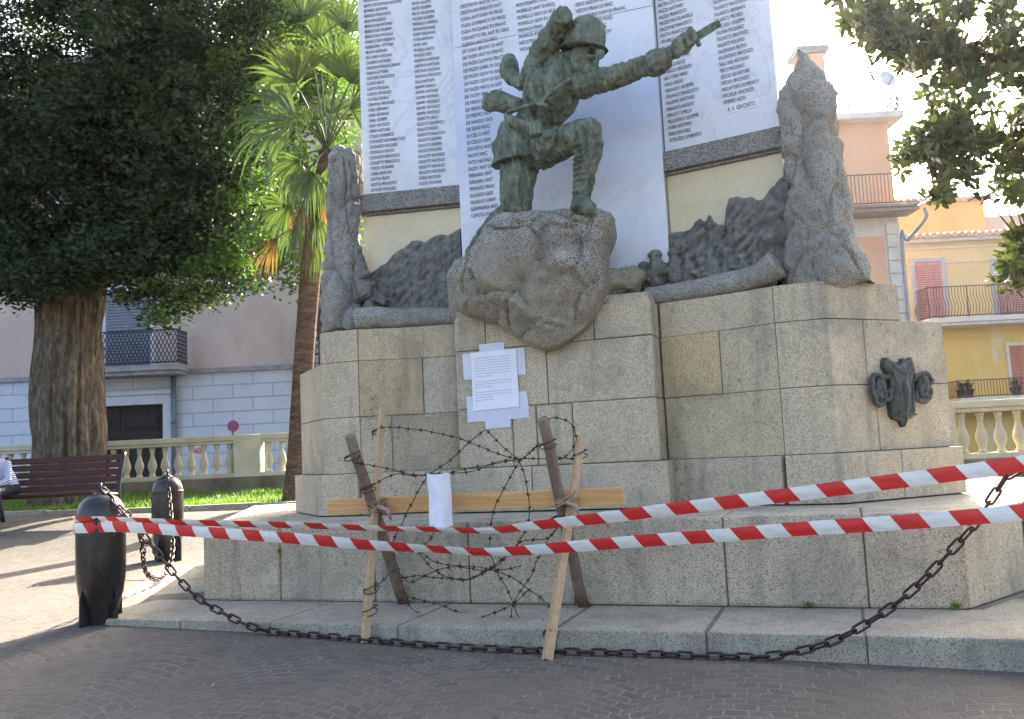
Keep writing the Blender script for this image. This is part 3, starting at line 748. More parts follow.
# lower stones beside the boulder
bm = bmesh.new(); ell(bm, onv(615, 285, 1.42), (.26, .25, .16)); ell(bm, onv(598, 300, 1.25), (.16, .2, .12)); ell(bm, onv(628, 292, 1.42), (.14, .2, .10))
me = voxel(bm, .025, 1); displace(me, lambda v: .08 * fbm(v, 4, 5) + .12 * (.3 - noise.voronoi(v * 5)[0][0])); link('boulder_foot', me, BOULD, MON, True)
bm = bmesh.new(); ell(bm, onv(462, 290, 1.3), (.13, .2, .34)); me = voxel(bm, .025, 1); displace(me, lambda v: .06 * fbm(v, 4, 5)); link('boulder_foot', me, BOULD, MON, True)

# coat of arms on the right chamfer
ca, cb_ = (5.08, 1.088), (5.08 + .9, 1.088 + .9)
def oncham(x, y, o): 
    s, z = onpl(x, y, ca, cb_); k = .7071
    return Vector((ca[0] + k * s + k * o, ca[1] + k * s - k * o, z))
def plate(outline, th, dome=0.02):
    bm = bmesh.new(); A = [bm.verts.new(oncham(x, y, th)) for x, y in outline]; B = [bm.verts.new(oncham(x, y, -.01)) for x, y in outline]
    cx = sum(p[0] for p in outline) / len(outline); cy = sum(p[1] for p in outline) / len(outline)
    inner = [bm.verts.new(oncham(cx + (x - cx) * .72, cy + (y - cy) * .78, th + dome)) for x, y in outline]
    n = len(A)
    for i in range(n):
        j = (i + 1) % n; bm.faces.new((A[i], B[i], B[j], A[j])); bm.faces.new((inner[i], A[i], A[j], inner[j]))
    bm.faces.new(inner); bmesh.ops.recalc_face_normals(bm, faces=bm.faces); return bm
CZ = lambda x, y: (850 + x / 7.19, 340 + y / 7.19)
ARMS = bpy.data.objects.new('coat_of_arms', None); COL.objects.link(ARMS); ARMS.parent = MON
sh = [CZ(*p) for p in [(225, 130), (255, 150), (290, 165), (320, 160), (350, 165), (380, 150), (405, 128), (420, 160), (432, 205), (418, 240), (420, 300), (425, 400), (435, 500), (432, 545), (405, 565), (380, 572), (375, 600), (358, 628), (345, 600), (330, 580), (290, 572), (272, 545), (262, 470), (262, 380), (252, 300), (240, 245), (215, 200), (215, 160)]]
bm = plate(sh, .05, .035)
obj('shield', bm, BRZA, ARMS)
bm = bmesh.new()
for pts in ([(250, 180), (300, 230), (340, 235), (390, 180)], [(280, 300), (300, 420), (300, 520)], [(345, 230), (340, 330), (350, 430), (345, 520)], [(390, 300), (390, 420), (400, 520)], [(290, 550), (330, 530), (380, 535), (420, 540)]):
    tube(bm, spline([oncham(*CZ(*p), .085) for p in pts], 6), .008, 8)
ell(bm, oncham(*CZ(322, 155), .07), (.025, .025, .02)); ell(bm, oncham(*CZ(345, 380), .08), (.035, .035, .10))
obj('shield_emblem', bm, BRZA, ARMS, True)
for pts in ([(250, 270), (200, 270), (150, 255), (122, 290), (130, 380), (150, 450), (165, 470), (210, 445), (245, 420), (255, 350)],
            [(420, 300), (440, 262), (490, 245), (530, 260), (545, 300), (525, 340), (545, 370), (530, 420), (495, 445), (450, 430), (430, 380)]):
    bm = bmesh.new(); c = np.mean(pts, axis=0)
    tube(bm, spline([oncham(*CZ(*p), .05) for p in pts], 6), .022, 8)
    for k in range(9):
        a = k * .9; tube(bm, spline([oncham(*CZ(c[0] + 40 * math.cos(a + q) * (1 - q / 5), c[1] + 70 * math.sin(a + q) * (1 - q / 5)), .04 + .01 * (k % 3)) for q in (0, .8, 1.6)], 5), .016, 8)
    ell(bm, oncham(*CZ(*c), .02), (.07, .05, .11))
    me = voxel(bm, .009, 1); displace(me, lambda v: .010 * fbm(v, 26)); link('ribbon', me, BRZA, ARMS, True)

# ================================================================== bronze soldier
ST = thing('bronze_soldier_statue', 'green bronze soldier statue kneeling on the boulder, pointing a dagger to the right', 'statue', O, -YAW)
P = lambda x, y, v: onv(x, y, v)
bm = bmesh.new()
# torso: hips, belly, chest leaning forward
caps_chain(bm, [P(527, 146, 1.02), P(537, 122, 1.0), P(552, 98, .97), P(566, 76, .95)], [.215, .19, .228, .19], 18)
ell(bm, P(548, 96, .95), (.228, .22, .25)); ell(bm, P(541, 78, 1.0), (.16, .16, .16)); ell(bm, P(584, 85, .90), (.12, .14, .12))
caps_chain(bm, [P(560, 70, .95), P(572, 63, .92)], [.15, .12])
# tunic skirt
lathe(bm, [(.20, .18), (.235, .02), (.27, -.14), (.29, -.20), (.20, -.20)], 20, P(522, 142, 1.03), 1, .82)
tube(bm, [P(522, 140, 1.08), P(503, 158, 1.12), P(497, 160, 1.12)], [.2, .16, .1], 12)
# kneeling leg (thigh straight down, shin back behind the boulder)
caps_chain(bm, [P(523, 152, 1.06), P(517, 180, 1.0), P(516, 206, .96)], [.180, .160, .138], 16)
caps_chain(bm, [P(514, 212, 1.0), P(500, 224, 1.12), P(484, 240, 1.28), P(476, 250, 1.34)], [.13, .12, .10, .08], 14)
ell(bm, P(476, 252, 1.30), (.10, .10, .07))
# raised leg
caps_chain(bm, [P(538, 152, .98), P(562, 143, .90), P(588, 131, .84)], [.165, .145, .115], 16)
caps_chain(bm, [P(588, 132, .84), P(589, 152, .84), P(585, 178, .87), P(582, 198, .88)], [.118, .112, .090, .070], 16)
ell(bm, P(588, 130, .80), (.12, .10, .10))
caps_chain(bm, [P(581, 203, .89), P(584, 206, .80), P(590, 207.5, .72)], [.085, .075, .055], 12)
ell(bm, P(583, 207, .84), (.11, .13, .05))
# puttee rings on the shin
for i in range(9):
    t = i / 8; c = P(588 - 6 * t, 146 + 46 * t, .84 + .035 * t); r = .126 - .045 * t
    tube(bm, [c + Vector((0, 0, -.012)), c, c + Vector((0, 0, .012))], [r * .97, r * 1.06, r * .97], 16)
# raised right arm, foreshortened, broken fist
caps_chain(bm, [P(535, 76, 1.02), P(541, 56, .92), P(553, 36, .80)], [.135, .118, .108], 14)
caps_chain(bm, [P(553, 36, .80), P(560, 24, .72)], [.107, .098], 12)
ell(bm, P(562, 17, .70), (.085, .085, .095))
for k in range(4):   # knuckles of the closed fist
    c = P(556 + k * 4.2, 12 + abs(k - 1.5) * 1.2, .645); caps_chain(bm, [c, c + Vector((.004, -.015, -.06)), c + Vector((.002, .03, -.08))], [.030, .027, .022], 8)
caps_chain(bm, [P(568, 18, .64), P(564, 22, .60), P(558, 21, .60)], [.03, .026, .02], 8)
# left arm stretched to the right
caps_chain(bm, [P(592, 82, .88), P(612, 78, .82), P(634, 70, .78), P(656, 62, .74), P(672, 53, .72)], [.108, .100, .092, .082, .058], 14)
caps_chain(bm, [P(655, 63, .74), P(661, 60, .73)], [.108, .10], 12)
# hand closed round the hilt
ell(bm, P(684, 46, .70), (.085, .06, .06), Matrix.Rotation(-.75, 3, 'Y'))
for k in range(4):
    a = P(676 + k * 5.2, 48.5 - k * 4.4, .645); caps_chain(bm, [a + Vector((-.005, 0, .055)), a + Vector((.0, -.03, .01)), a + Vector((.01, -.012, -.045)), a + Vector((.0, .04, -.05))], [.025, .025, .023, .02], 8)
caps_chain(bm, [P(676, 42, .68), P(684, 36, .67), P(692, 35, .66)], [.03, .027, .021], 8)
# neck and head turned to the right
caps_chain(bm, [P(568, 70, .92), P(579, 60, .88)], [.105, .095], 12)
hc = P(583.5, 59, .83)
ell(bm, hc, (.118, .105, .145)); ell(bm, hc + Vector((.035, -.01, -.085)), (.075, .07, .07))
ell(bm, hc + Vector((.09, -.02, -.125)), (.042, .05, .036))          # chin
caps_chain(bm, [hc + Vector((.115, -.045, .05)), hc + Vector((.158, -.055, -.012)), hc + Vector((.130, -.046, -.03))], [.024, .040, .026], 8)   # nose
caps_chain(bm, [hc + Vector((.095, -.085, .055)), hc + Vector((.125, -.03, .06))], [.022, .02], 8)      # brow
ell(bm, hc + Vector((.115, -.035, -.068)), (.03, .045, .014)); ell(bm, hc + Vector((.112, -.04, -.097)), (.026, .04, .014))   # lips
ell(bm, hc + Vector((.065, -.075, -.02)), (.04, .035, .03))          # cheek
ell(bm, hc + Vector((-.02, -.105, -.01)), (.022, .015, .04))         # ear
# bandolier / strap and tunic hems kept in the same casting
tube(bm, spline([P(578, 73, .735), P(563, 84, .70), P(545, 98, .70), P(528, 112, .76)], 8), .017, 8)
tube(bm, spline([P(507, 112, .86), P(520, 108, .76), P(536, 104, .70), P(548, 106, .70)], 8), .02, 8)
me = voxel(bm, .0105, 2, .5)
def folds(v):
    a = noise.noise(Vector((v.x * 10 + v.z * 5, v.y * 5, v.z * 6 - v.x * 4)))
    b = noise.noise(Vector((v.x * 22, v.y * 14, v.z * 12)))
    hd = (v - hc).length; k = sm(.13, .24, hd)
    sock = -.04 * math.exp(-((v.x - hc.x - .088) ** 2 + (v.z - hc.z - .022) ** 2) / .0007) * (1 if v.y < hc.y else 0)
    c = noise.noise(Vector((v.x * 17 + v.z * 6, v.y * 15, v.z * 4.5 - v.x * 3)))
    d = noise.noise(Vector((v.x * 9 - v.z * 9, v.y * 8, v.z * 9 + v.x * 9)))
    return sock + (.016 * (.35 - abs(c) * 1.6) + .012 * (.3 - abs(d) * 1.5) + .004 * b) * k + .002 * fbm(v, 40, 2)
displace(me, folds)
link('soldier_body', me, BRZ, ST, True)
# helmet with brim and crest
bm = bmesh.new()
tilt = Matrix.Translation(hc + Vector((.010, 0.01, .118))) @ Matrix.Rotation(R(12), 4, 'Y') @ Matrix.Rotation(R(4), 4, 'X')
lathe(bm, [(.150, -.01), (.160, .04), (.158, .10), (.140, .165), (.10, .215), (.05, .24), (.004, .247)], 28, m4=tilt, sx=1.12)
lathe(bm, [(.150, .03), (.180, -.008), (.197, -.026), (.193, -.036), (.168, -.026), (.140, .0)], 28, m4=tilt, sx=1.08, sy=.95, caps=False)
tube(bm, [tilt @ Vector((-.165 + .33 * k / 12, 0, .10 + .155 * math.sin(math.pi * (.12 + .76 * k / 12)))) for k in range(13)], .012, 8, flat=.9)
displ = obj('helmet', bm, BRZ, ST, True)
# dagger
bm = bmesh.new()
a, b = P(690, 41, .69), P(718, 24.5, .66); ax = (b - a).normalized(); w = Vector((-ax.z, 0, ax.x)).normalized(); nn = ax.cross(w)
prof = [(0, .038), (.20, .042), (.235, .036), ((b - a).length + .02, .030)]
L_top = [bm.verts.new(a + ax * t + w * h) for t, h in prof]; L_bot = [bm.verts.new(a + ax * t - w * h * (1 if t < .2 else .75)) for t, h in prof]
r1 = [bm.verts.new(a + ax * t + nn * .012) for t, h in prof]; r2 = [bm.verts.new(a + ax * t - nn * .012) for t, h in prof]
for i in range(3):
    for A, B in ((L_top, r1), (r1, L_bot), (L_bot, r2), (r2, L_top)): bm.faces.new((A[i], A[i + 1], B[i + 1], B[i]))
bm.faces.new((L_top[-1], r1[-1], L_bot[-1], r2[-1])); bm.faces.new((L_top[0], r2[0], L_bot[0], r1[0]))
tube(bm, [a - w * .075 + ax * .05, a + w * .065 + ax * .05], .02, 8)
tube(bm, [a - ax * .02, a - ax * .14], .022, 10)
bmesh.ops.recalc_face_normals(bm, faces=bm.faces)
obj('dagger', bm, BRZ, ST)
# belt with pouch, rolled blanket and haversack on the back
bm = bmesh.new()
bp = [(507, 117, .98), (513, 121, .80), (526, 127, .74), (542, 134, .72), (554, 138, .80), (557, 139, .95)]
P_ = spline([P(*q) for q in bp], 6)
for i in range(len(P_) - 1):
    pass
tube(bm, P_, .03, 10, flat=1.6)
box(bm, -.05, .05, -.04, .04, -.06, .06, Matrix.Translation(P(536, 129, .70)), .012)
obj('belt', bm, BRZ, ST, True)
bm = bmesh.new(); ell(bm, P(545, 142, .74), (.085, .06, .10)); ell(bm, P(549, 136, .72), (.07, .06, .05))
me = voxel(bm, .014, 2); displace(me, lambda v: .012 * fbm(v, 14)); link('pouch', me, BRZ, ST, True)
bm = bmesh.new(); caps_chain(bm, [P(510, 62, 1.12), P(509, 70, 1.08), P(512, 78, 1.05)], [.075, .095, .07]); caps_chain(bm, [P(512, 78, 1.05), P(520, 84, 1.0)], [.06, .06])
me = voxel(bm, .016, 2); displace(me, lambda v: .014 * fbm(v, 10)); link('blanket_roll', me, BRZ, ST, True)
bm = bmesh.new(); caps_chain(bm, [P(489, 104, 1.1), P(497, 101, 1.06), P(508, 104, 1.02), P(516, 104, 1.0)], [.07, .105, .085, .07]); ell(bm, P(487, 100, 1.08), (.05, .06, .075))
me = voxel(bm, .015, 2); displace(me, lambda v: .016 * fbm(v, 11)); link('haversack', me, BRZ, ST, True)

# ================================================================== notice on the pedestal
NO = thing('paper_notice', 'typed white paper sheet taped to the front stones of the memorial', 'notice', O, -YAW)
VN = V0 - .004
def sheet(quad, V, mat, name, crumple=.004, parent=NO):
    n = 14; c = [onv(x, y, V) for x, y in quad]; bm = bmesh.new(); G = []
    for j in range(n + 1):
        row = []
        for i in range(n + 1):
            a, b = i / n, j / n
            p = (c[0] * (1 - a) + c[1] * a) * (1 - b) + (c[3] * (1 - a) + c[2] * a) * b
            p = p + Vector((0, -crumple * (1 + noise.noise(Vector((p.x * 7 + p.z * 4, p.z * 3, V)))) , 0))
            row.append(bm.verts.new(p))
        G.append(row)
    for j in range(n):
        for i in range(n): bm.faces.new((G[j][i], G[j + 1][i], G[j + 1][i + 1], G[j][i + 1]))
    return obj(name, bm, mat, parent, True)
N = lambda x, y: (450 + x / 6.53, 330 + y / 6.53)
for q in ([(190, 95), (350, 78), (355, 132), (192, 145)], [(80, 160), (142, 152), (150, 322), (92, 328)], [(425, 120), (485, 118), (497, 292), (440, 296)],
          [(105, 437), (165, 432), (176, 600), (118, 606)], [(440, 402), (503, 398), (517, 570), (450, 580)], [(225, 560), (392, 545), (398, 632), (236, 648)], [(150, 525), (520, 490), (450, 578), (130, 604)]):
    sheet([N(*p) for p in q], VN, TAPEC, 'tape_strip', .0015)
sheet([N(138, 150), N(432, 122), N(455, 500), N(152, 530)], VN - .004, PAPER, 'paper_sheet', .006)
# printed lines (too small to read in the photograph)
PRINT = flat('grey_print', (.42, .42, .46), .7)
bm = bmesh.new()
for i in range(17):
    b = .10 + i * .045
    if i in (8, 12): obj('printed_paragraph', bm, PRINT, NO); bm = bmesh.new(); continue
    ww = .86 if i not in (7, 11, 15, 16) else .45
    x0 = .07
    while x0 < ww:
        w_ = random.uniform(.02, .07); x1 = min(ww, x0 + w_)
        q = []
        for (a, bb) in ((x0, b), (x1, b), (x1, b + .012), (x0, b + .012)):
            X = (138 + (432 - 138) * a) * (1 - bb) + (152 + (455 - 152) * a) * bb; Yp = (150 + (122 - 150) * a) * (1 - bb) + (530 + (500 - 530) * a) * bb
            p = onv(*N(X, Yp), VN - .004); p.y -= .006 * (1 + noise.noise(Vector((p.x * 7 + p.z * 4, p.z * 3, VN - .004)))) + .0018; q.append(bm.verts.new(p))
        bm.faces.new((q[0], q[3], q[2], q[1])); x0 = x1 + .014
obj('printed_paragraph', bm, PRINT, NO)

# ================================================================== bollards
def bollard(p, label, rot=0, first=None):
    r, H = .18, 1.0
    if first:
        t = first.copy(); COL.objects.link(t); t.location = p; t.rotation_euler = (0, 0, rot); t['label'] = label
        for ch in first.children:
            c = ch.copy(); COL.objects.link(c); c.parent = t
        return t
    t = thing('bomb_shaped_bollard', label, 'bollard', p, rot, 'black bomb shaped bollards round the memorial')
    bm = bmesh.new()
    lathe(bm, [(.09, -.06), (.10, 0), (.125, .12), (.160, .24), (r * .97, .34), (r, .40), (r, .60), (r, .79), (r * .985, .83), (r * .94, .875), (r * .83, .925), (r * .64, .965), (r * .40, .99), (r * .30, .995), (r * .28, 1.01), (.001, 1.012)], 36)
    obj('shell', bm, BOMB, t, True)
    bm = bmesh.new(); lathe(bm, [(r + .001, .800), (r + .005, .806), (r + .005, .824), (r + .001, .83)], 36, caps=False); obj('band', bm, BOMB, t, True)
    for k in range(4):
        a = math.pi / 4 + k * math.pi / 2; bm = bmesh.new()
        m4 = Matrix.Rotation(a, 4, 'Z')
        V = [(0.07, .30), (.165, .30), (.185, .22), (.185, -.05), (.07, -.05)]
        A = [bm.verts.new(m4 @ Vector((x, -.007, z))) for x, z in V]; B = [bm.verts.new(m4 @ Vector((x, .007, z))) for x, z in V]
        bm.faces.new(A); bm.faces.new(B[::-1])
        for i in range(5): bm.faces.new((A[i], B[i], B[(i + 1) % 5], A[(i + 1) % 5]))
        obj('fin', bm, BOMB, t)
    bm = bmesh.new(); tube(bm, [(0, .035 * math.cos(a), 1.035 + .035 * math.sin(a)) for a in np.linspace(0, 2 * math.pi, 16)[:-1]], .010, 8, True); obj('chain_ring', bm, IRON, t, True)
    return t
B1 = gpt(101, 623); B1.z = ground(B1.x, B1.y) - .012
B2 = gpt(168, 560); B2.z = ground(B2.x, B2.y) - .012
b1 = bollard(B1, 'bomb-shaped iron bollard in the left foreground, wrapped by two red and white tapes', .3)
b2 = bollard(B2, 'bomb-shaped iron bollard standing behind the taped bollard, lit by the sun', .5, b1)
B3w = at(1073, 640, 4.86); B3 = Vector((B3w.x, B3w.y, ground(B3w.x, B3w.y) - .012))
b3 = bollard(B3, 'bomb-shaped iron bollard cut off at the right edge of the photo', .2, b1)

# chains: every link a part
def link_mesh():
    bm = bmesh.new(); r, L, w = .0074, .031, .020; pts = []
    for k in range(10): a = -math.pi / 2 + math.pi * k / 9; pts.append((L + w * math.cos(a), w * math.sin(a), 0))
    for k in range(10): a = math.pi / 2 + math.pi * k / 9; pts.append((-L + w * math.cos(a), w * math.sin(a), 0))
    tube(bm, pts, r, 8, True); me = bpy.data.meshes.new('link'); bm.to_mesh(me); bm.free(); me.materials.append(CHAIN)
    me.polygons.foreach_set('use_smooth', np.ones(len(me.polygons), bool)); return me
LM = link_mesh()
def chain(pts, label, group='iron chains between the bollards', pitch=.083):
    t = thing('iron_chain', label, 'chain', (0, 0, 0), 0, group)
    P = spline(pts, 30); d = [0]
    for i, p in enumerate(P):
        q = uvz(p)
        if p.z < .02 and q.y > -.89 and q.x > -.1: P[i] = p = wld((q.x, -.89, q.z))
        p.z = max(p.z, ground(p.x, p.y) + .02)
    for a, b in zip(P, P[1:]): d.append(d[-1] + (b - a).length)
    n = int(d[-1] / pitch); A = np.array([list(p) for p in P])
    n = min(n, 100); pitch = d[-1] / n
    for i in range(n):
        s = (i + .5) * pitch
        p0 = Vector([np.interp(s - pitch / 2, d, A[:, k]) for k in range(3)]); p1 = Vector([np.interp(s + pitch / 2, d, A[:, k]) for k in range(3)])
        o = bpy.data.objects.new('link', LM); COL.objects.link(o); o.parent = t
        q = (p1 - p0).to_track_quat('X', 'Z'); o.rotation_mode = 'QUATERNION'
        from mathutils import Quaternion
        o.rotation_quaternion = q @ Quaternion((1, 0, 0), (0 if i % 2 else math.pi / 2) + random.uniform(-.25, .25) + .5); o.location = (p0 + p1) / 2
    return t
def cpx(x, y, v): return wld(onv(x, y, v))
def gfl(x, y, dz=.018): p = gpt(x, y); p.z += dz; return p
t1 = B1 + Vector((0, 0, 1.03)); t2 = B2 + Vector((0, 0, 1.03)); t3 = B3 + Vector((0, 0, 1.03))
chain([t3 + Vector((-.02, 0, 0)), cpx(1016, 469, -.84), cpx(996, 492, -.85), cpx(975, 524, -.87), cpx(950, 552, -.88), cpx(915, 588, -.89), cpx(880, 615, -.90), cpx(840, 638, -.92), cpx(800, 651, -.93), gfl(750, 661), gfl(690, 659), gfl(600, 656), gfl(500, 653), gfl(410, 647), gfl(330, 640),
       cpx(290, 634, -.92), cpx(255, 628, -.92), cpx(225, 614, -.91), cpx(198, 598, -.90), cpx(176, 576, -.89), cpx(155, 550, -.88), cpx(135, 525, -.87), t1], 'rusty iron chain lying along the foot of the granite step, rising at both ends')
chain([t1 + Vector((0, .02, 0)), B1 + Vector((.08, .5, .68)), B1.lerp(B2, .30) + Vector((.16, 0, .24)), B1.lerp(B2, .50) + Vector((.20, 0, .07)), B1.lerp(B2, .70) + Vector((.20, -.0, .20)), B1.lerp(B2, .88) + Vector((.10, 0, .60)), t2 + Vector((.0, -.01, 0))], 'iron chain hanging between the two left bollards')

# ================================================================== timber and barbed wire barricade
BA = thing('barbed_wire_barricade', 'makeshift barricade of crossed wooden stakes, a pine plank and rusty barbed wire', 'barricade', O, -YAW)
def stake(a, b, r, mat, square=False, name='stake'):
    bm = bmesh.new(); n = 8
    pts = [a.lerp(b, k / n) + (Vector((noise.noise(a * 3 + Vector((k * .7, 0, 0))), noise.noise(Vector((k * .7, 5, 0)) + a), 0)) * (.012 if not square else .003)) for k in range(n + 1)]
    rr = [r * (1 - .12 * k / n) for k in range(n + 1)]
    tube(bm, pts, rr, 4 if square else 10)
    return obj(name, bm, mat, BA, not square)
def gz_uv(p):
    w = wld(p); return ground(w.x, w.y)
fA = onv(404, 604, -.04); fA.z = .0
stake(fA, onv(350, 436, -.80), .044, STAKE)
g = gfl(365, 643, -.005); g2 = uvz(g); stake(g2, onv(382, 408, -.10), .032, STAKEP, True)
fA2 = onv(583, 606, -.05); fA2.z = 0.0
stake(fA2, onv(543, 419, -.80), .042, STAKE)
g = gfl(547, 660, -.005); stake(uvz(g), onv(582, 436, -.12), .036, STAKE if False else STAKEP, True)
# plank resting in the crotches
bm = bmesh.new(); a0 = onv(329, 507, -.40); a1 = onv(624, 496, -.40)
ax = (a1 - a0); L = ax.length; ax.normalize(); m4 = Matrix.Translation(a0) @ ax.to_track_quat('X', 'Z').to_matrix().to_4x4()
box(bm, 0, L, -.018, .018, -.058, .058, m4, .004)
obj('plank', bm, PLANK, BA)
# lashings of brown packing tape
for (x, y) in ((378, 506), (566, 502)):
    bm = bmesh.new()
    for k in range(7):
        c = onv(x + random.uniform(-3, 3), y + random.uniform(-5, 5), -.47); rr = .062
        ang = random.uniform(-.7, .7)
        tube(bm, [c + Vector((rr * math.cos(t) * math.cos(ang), rr * 1.25 * math.sin(t), rr * math.cos(t) * math.sin(ang) + .01 * math.sin(t))) for t in np.linspace(0, 2 * math.pi, 18)[:-1]], .013, 6, True, flat=.35)
    tube(bm, [onv(x, y, -.55), onv(x + 10, y + 4, -.56), onv(x + 13, y + 14, -.55)], [.02, .03, .012], 8, flat=.5)
    obj('lashing', bm, flat('brown_lashing', (.36, .24, .17), .6), BA, True)
def wire(px, vs):
    n = len(px); V = np.interp(np.linspace(0, 1, n), np.linspace(0, 1, len(vs)), vs)
    P = spline([onv(x, y, v) for (x, y), v in zip(px, V)], 10)
    P = [p + Vector((noise.noise(p * 9), noise.noise(p * 9 + Vector((3, 1, 0))), noise.noise(p * 9 + Vector((0, 7, 2))))) * .008 for p in P]
    for p in P: p.z = max(p.z, gz_uv(p) + .006)
    bm = bmesh.new(); tube(bm, P, .0034, 5)
    d = 0
    for a, b in zip(P, P[1:]):
        d += (b - a).length
        if d > .085:
            d = 0; t = (b - a).normalized(); o_ = t.orthogonal().normalized(); ph = random.uniform(0, 6)
            for q in range(4):
                e = (Matrix.Rotation(ph + q * 1.6, 3, t) @ o_) * .022 + t * random.uniform(-.01, .01)
                tube(bm, [a, a + e], [.003, .0012], 4)
            tube(bm, [a - t * .008, a + t * .008], .0075, 6)
    obj('barbed_wire', bm, WIRE, BA)
wire([(372, 440), (376, 430), (386, 427), (399, 427.5), (435, 432.5), (458, 438), (481, 447), (505, 456), (519, 459), (530, 452), (540, 443)], [-.15, -.3, -.6, -.75])
wire([(352, 462), (365, 464), (396, 471), (415, 475), (442, 473), (465, 469), (498, 463), (523, 459), (557, 459), (578, 459)], [-.8, -.6, -.5, -.5, -.2])
wire([(370, 487), (385, 478), (400, 474), (415, 476), (440, 474), (473, 471), (500, 461), (520, 462)], [-.7, -.6, -.45])
wire([(390, 552), (394, 540), (411, 505), (427, 477), (450, 460), (481, 432.5), (489, 433), (502.6, 447), (519, 461), (525.6, 480), (530, 505), (526, 530), (516, 548)], [-.4, -.6, -.75, -.7, -.5])
wire([(540, 443), (519, 463), (507, 484), (494, 509), (490, 539), (494, 564), (507, 589), (519, 618)], [-.8, -.7, -.6, -.55])
wire([(400, 578), (420, 576), (440, 578), (465, 579.5), (486, 570), (507, 555), (523, 541), (548, 539), (559, 522)], [-.3, -.5, -.65, -.6])
wire([(419, 551), (440, 563.6), (469, 566.6), (494, 570), (523, 584.5), (544, 601), (555, 614)], [-.45, -.4, -.6])
wire([(557, 526), (540, 555), (528, 580), (513, 605), (511, 620)], [-.6, -.5, -.5])
wire([(408, 596), (440, 605), (465, 614), (486, 617), (507, 620), (553, 622)], [-.2, -.4, -.6])
wire([(366, 596), (378, 585), (392, 572), (400, 575), (411, 582), (435, 571), (458, 567), (489, 571), (520, 566)], [-.65, -.5, -.4, -.5])
wire([(392, 547), (400, 575), (408, 604), (431, 619), (458, 623), (486, 616), (511, 605), (530, 590)], [-.3, -.45, -.6])
wire([(540, 423), (552, 418), (565, 420), (574, 428), (576, 440), (570, 452), (562, 458), (548, 452)], [-.75, -.5, -.3, -.4])
wire([(440, 520), (430, 540), (419, 551), (435, 571), (450, 578), (473, 578), (500, 563), (507, 555)], [-.5, -.3, -.4])
for (x, y, v, r) in ((352, 458, -.78, .055), (368, 490, -.66, .055), (378, 432, -.15, .05), (371, 590, -.80, .05), (370, 612, -.86, .05), (559, 520, -.5, .06), (551, 634, -.95, .05), (548, 446, -.74, .055), (580, 456, -.2, .05)):
    c = onv(x, y, v); bm = bmesh.new()
    for q in range(2):
        tube(bm, [c + Vector((r * math.cos(t), r * math.sin(t), .02 * math.sin(t + q) + q * .025)) for t in np.linspace(0, 2 * math.pi, 16)[:-1]], .004, 5, True)
    obj('wire_tie', bm, WIRE, BA)

# folded white sheet hanging on the wire
bm = bmesh.new(); prof = [(427, -.62), (434, -.66), (441, -.68), (446, -.63), (450, -.58)]
top = [474, 474.5, 474, 472.5, 473]; bot = [526, 527, 528, 526.5, 525]
A = [onv(x, t, v) for (x, v), t in zip(prof, top)]; Bq = [onv(x + 3, t, v + .01) for (x, v), t in zip(prof, bot)]
GR = []
for i in range(4):
    for q in range(5 if i < 3 else 6):
        t = q / 5; row = []
        for j in range(15):
            p = A[i].lerp(A[i + 1], t).lerp(Bq[i].lerp(Bq[i + 1], t), j / 14); p.y += .012 * noise.noise(Vector((p.x * 9, p.z * 7, 2))) + .005 * noise.noise(p * 25); p.x += .006 * noise.noise(Vector((1, 5, p.z * 8))); row.append(bm.verts.new(p))
        GR.append(row)
for c1, c2 in zip(GR, GR[1:]):
    for j in range(14): bm.faces.new((c1[j], c1[j + 1], c2[j + 1], c2[j]))
bmesh.ops.remove_doubles(bm, verts=bm.verts, dist=1e-4)
r = bmesh.ops.solidify(bm, geom=bm.faces[:], thickness=.002)
ps = obj('folded_paper', bm, PAPER, None); ps.location = O; ps.rotation_euler = (0, 0, -YAW)
tag(ps, 'small folded white sheet hanging from the barbed wire', 'paper')

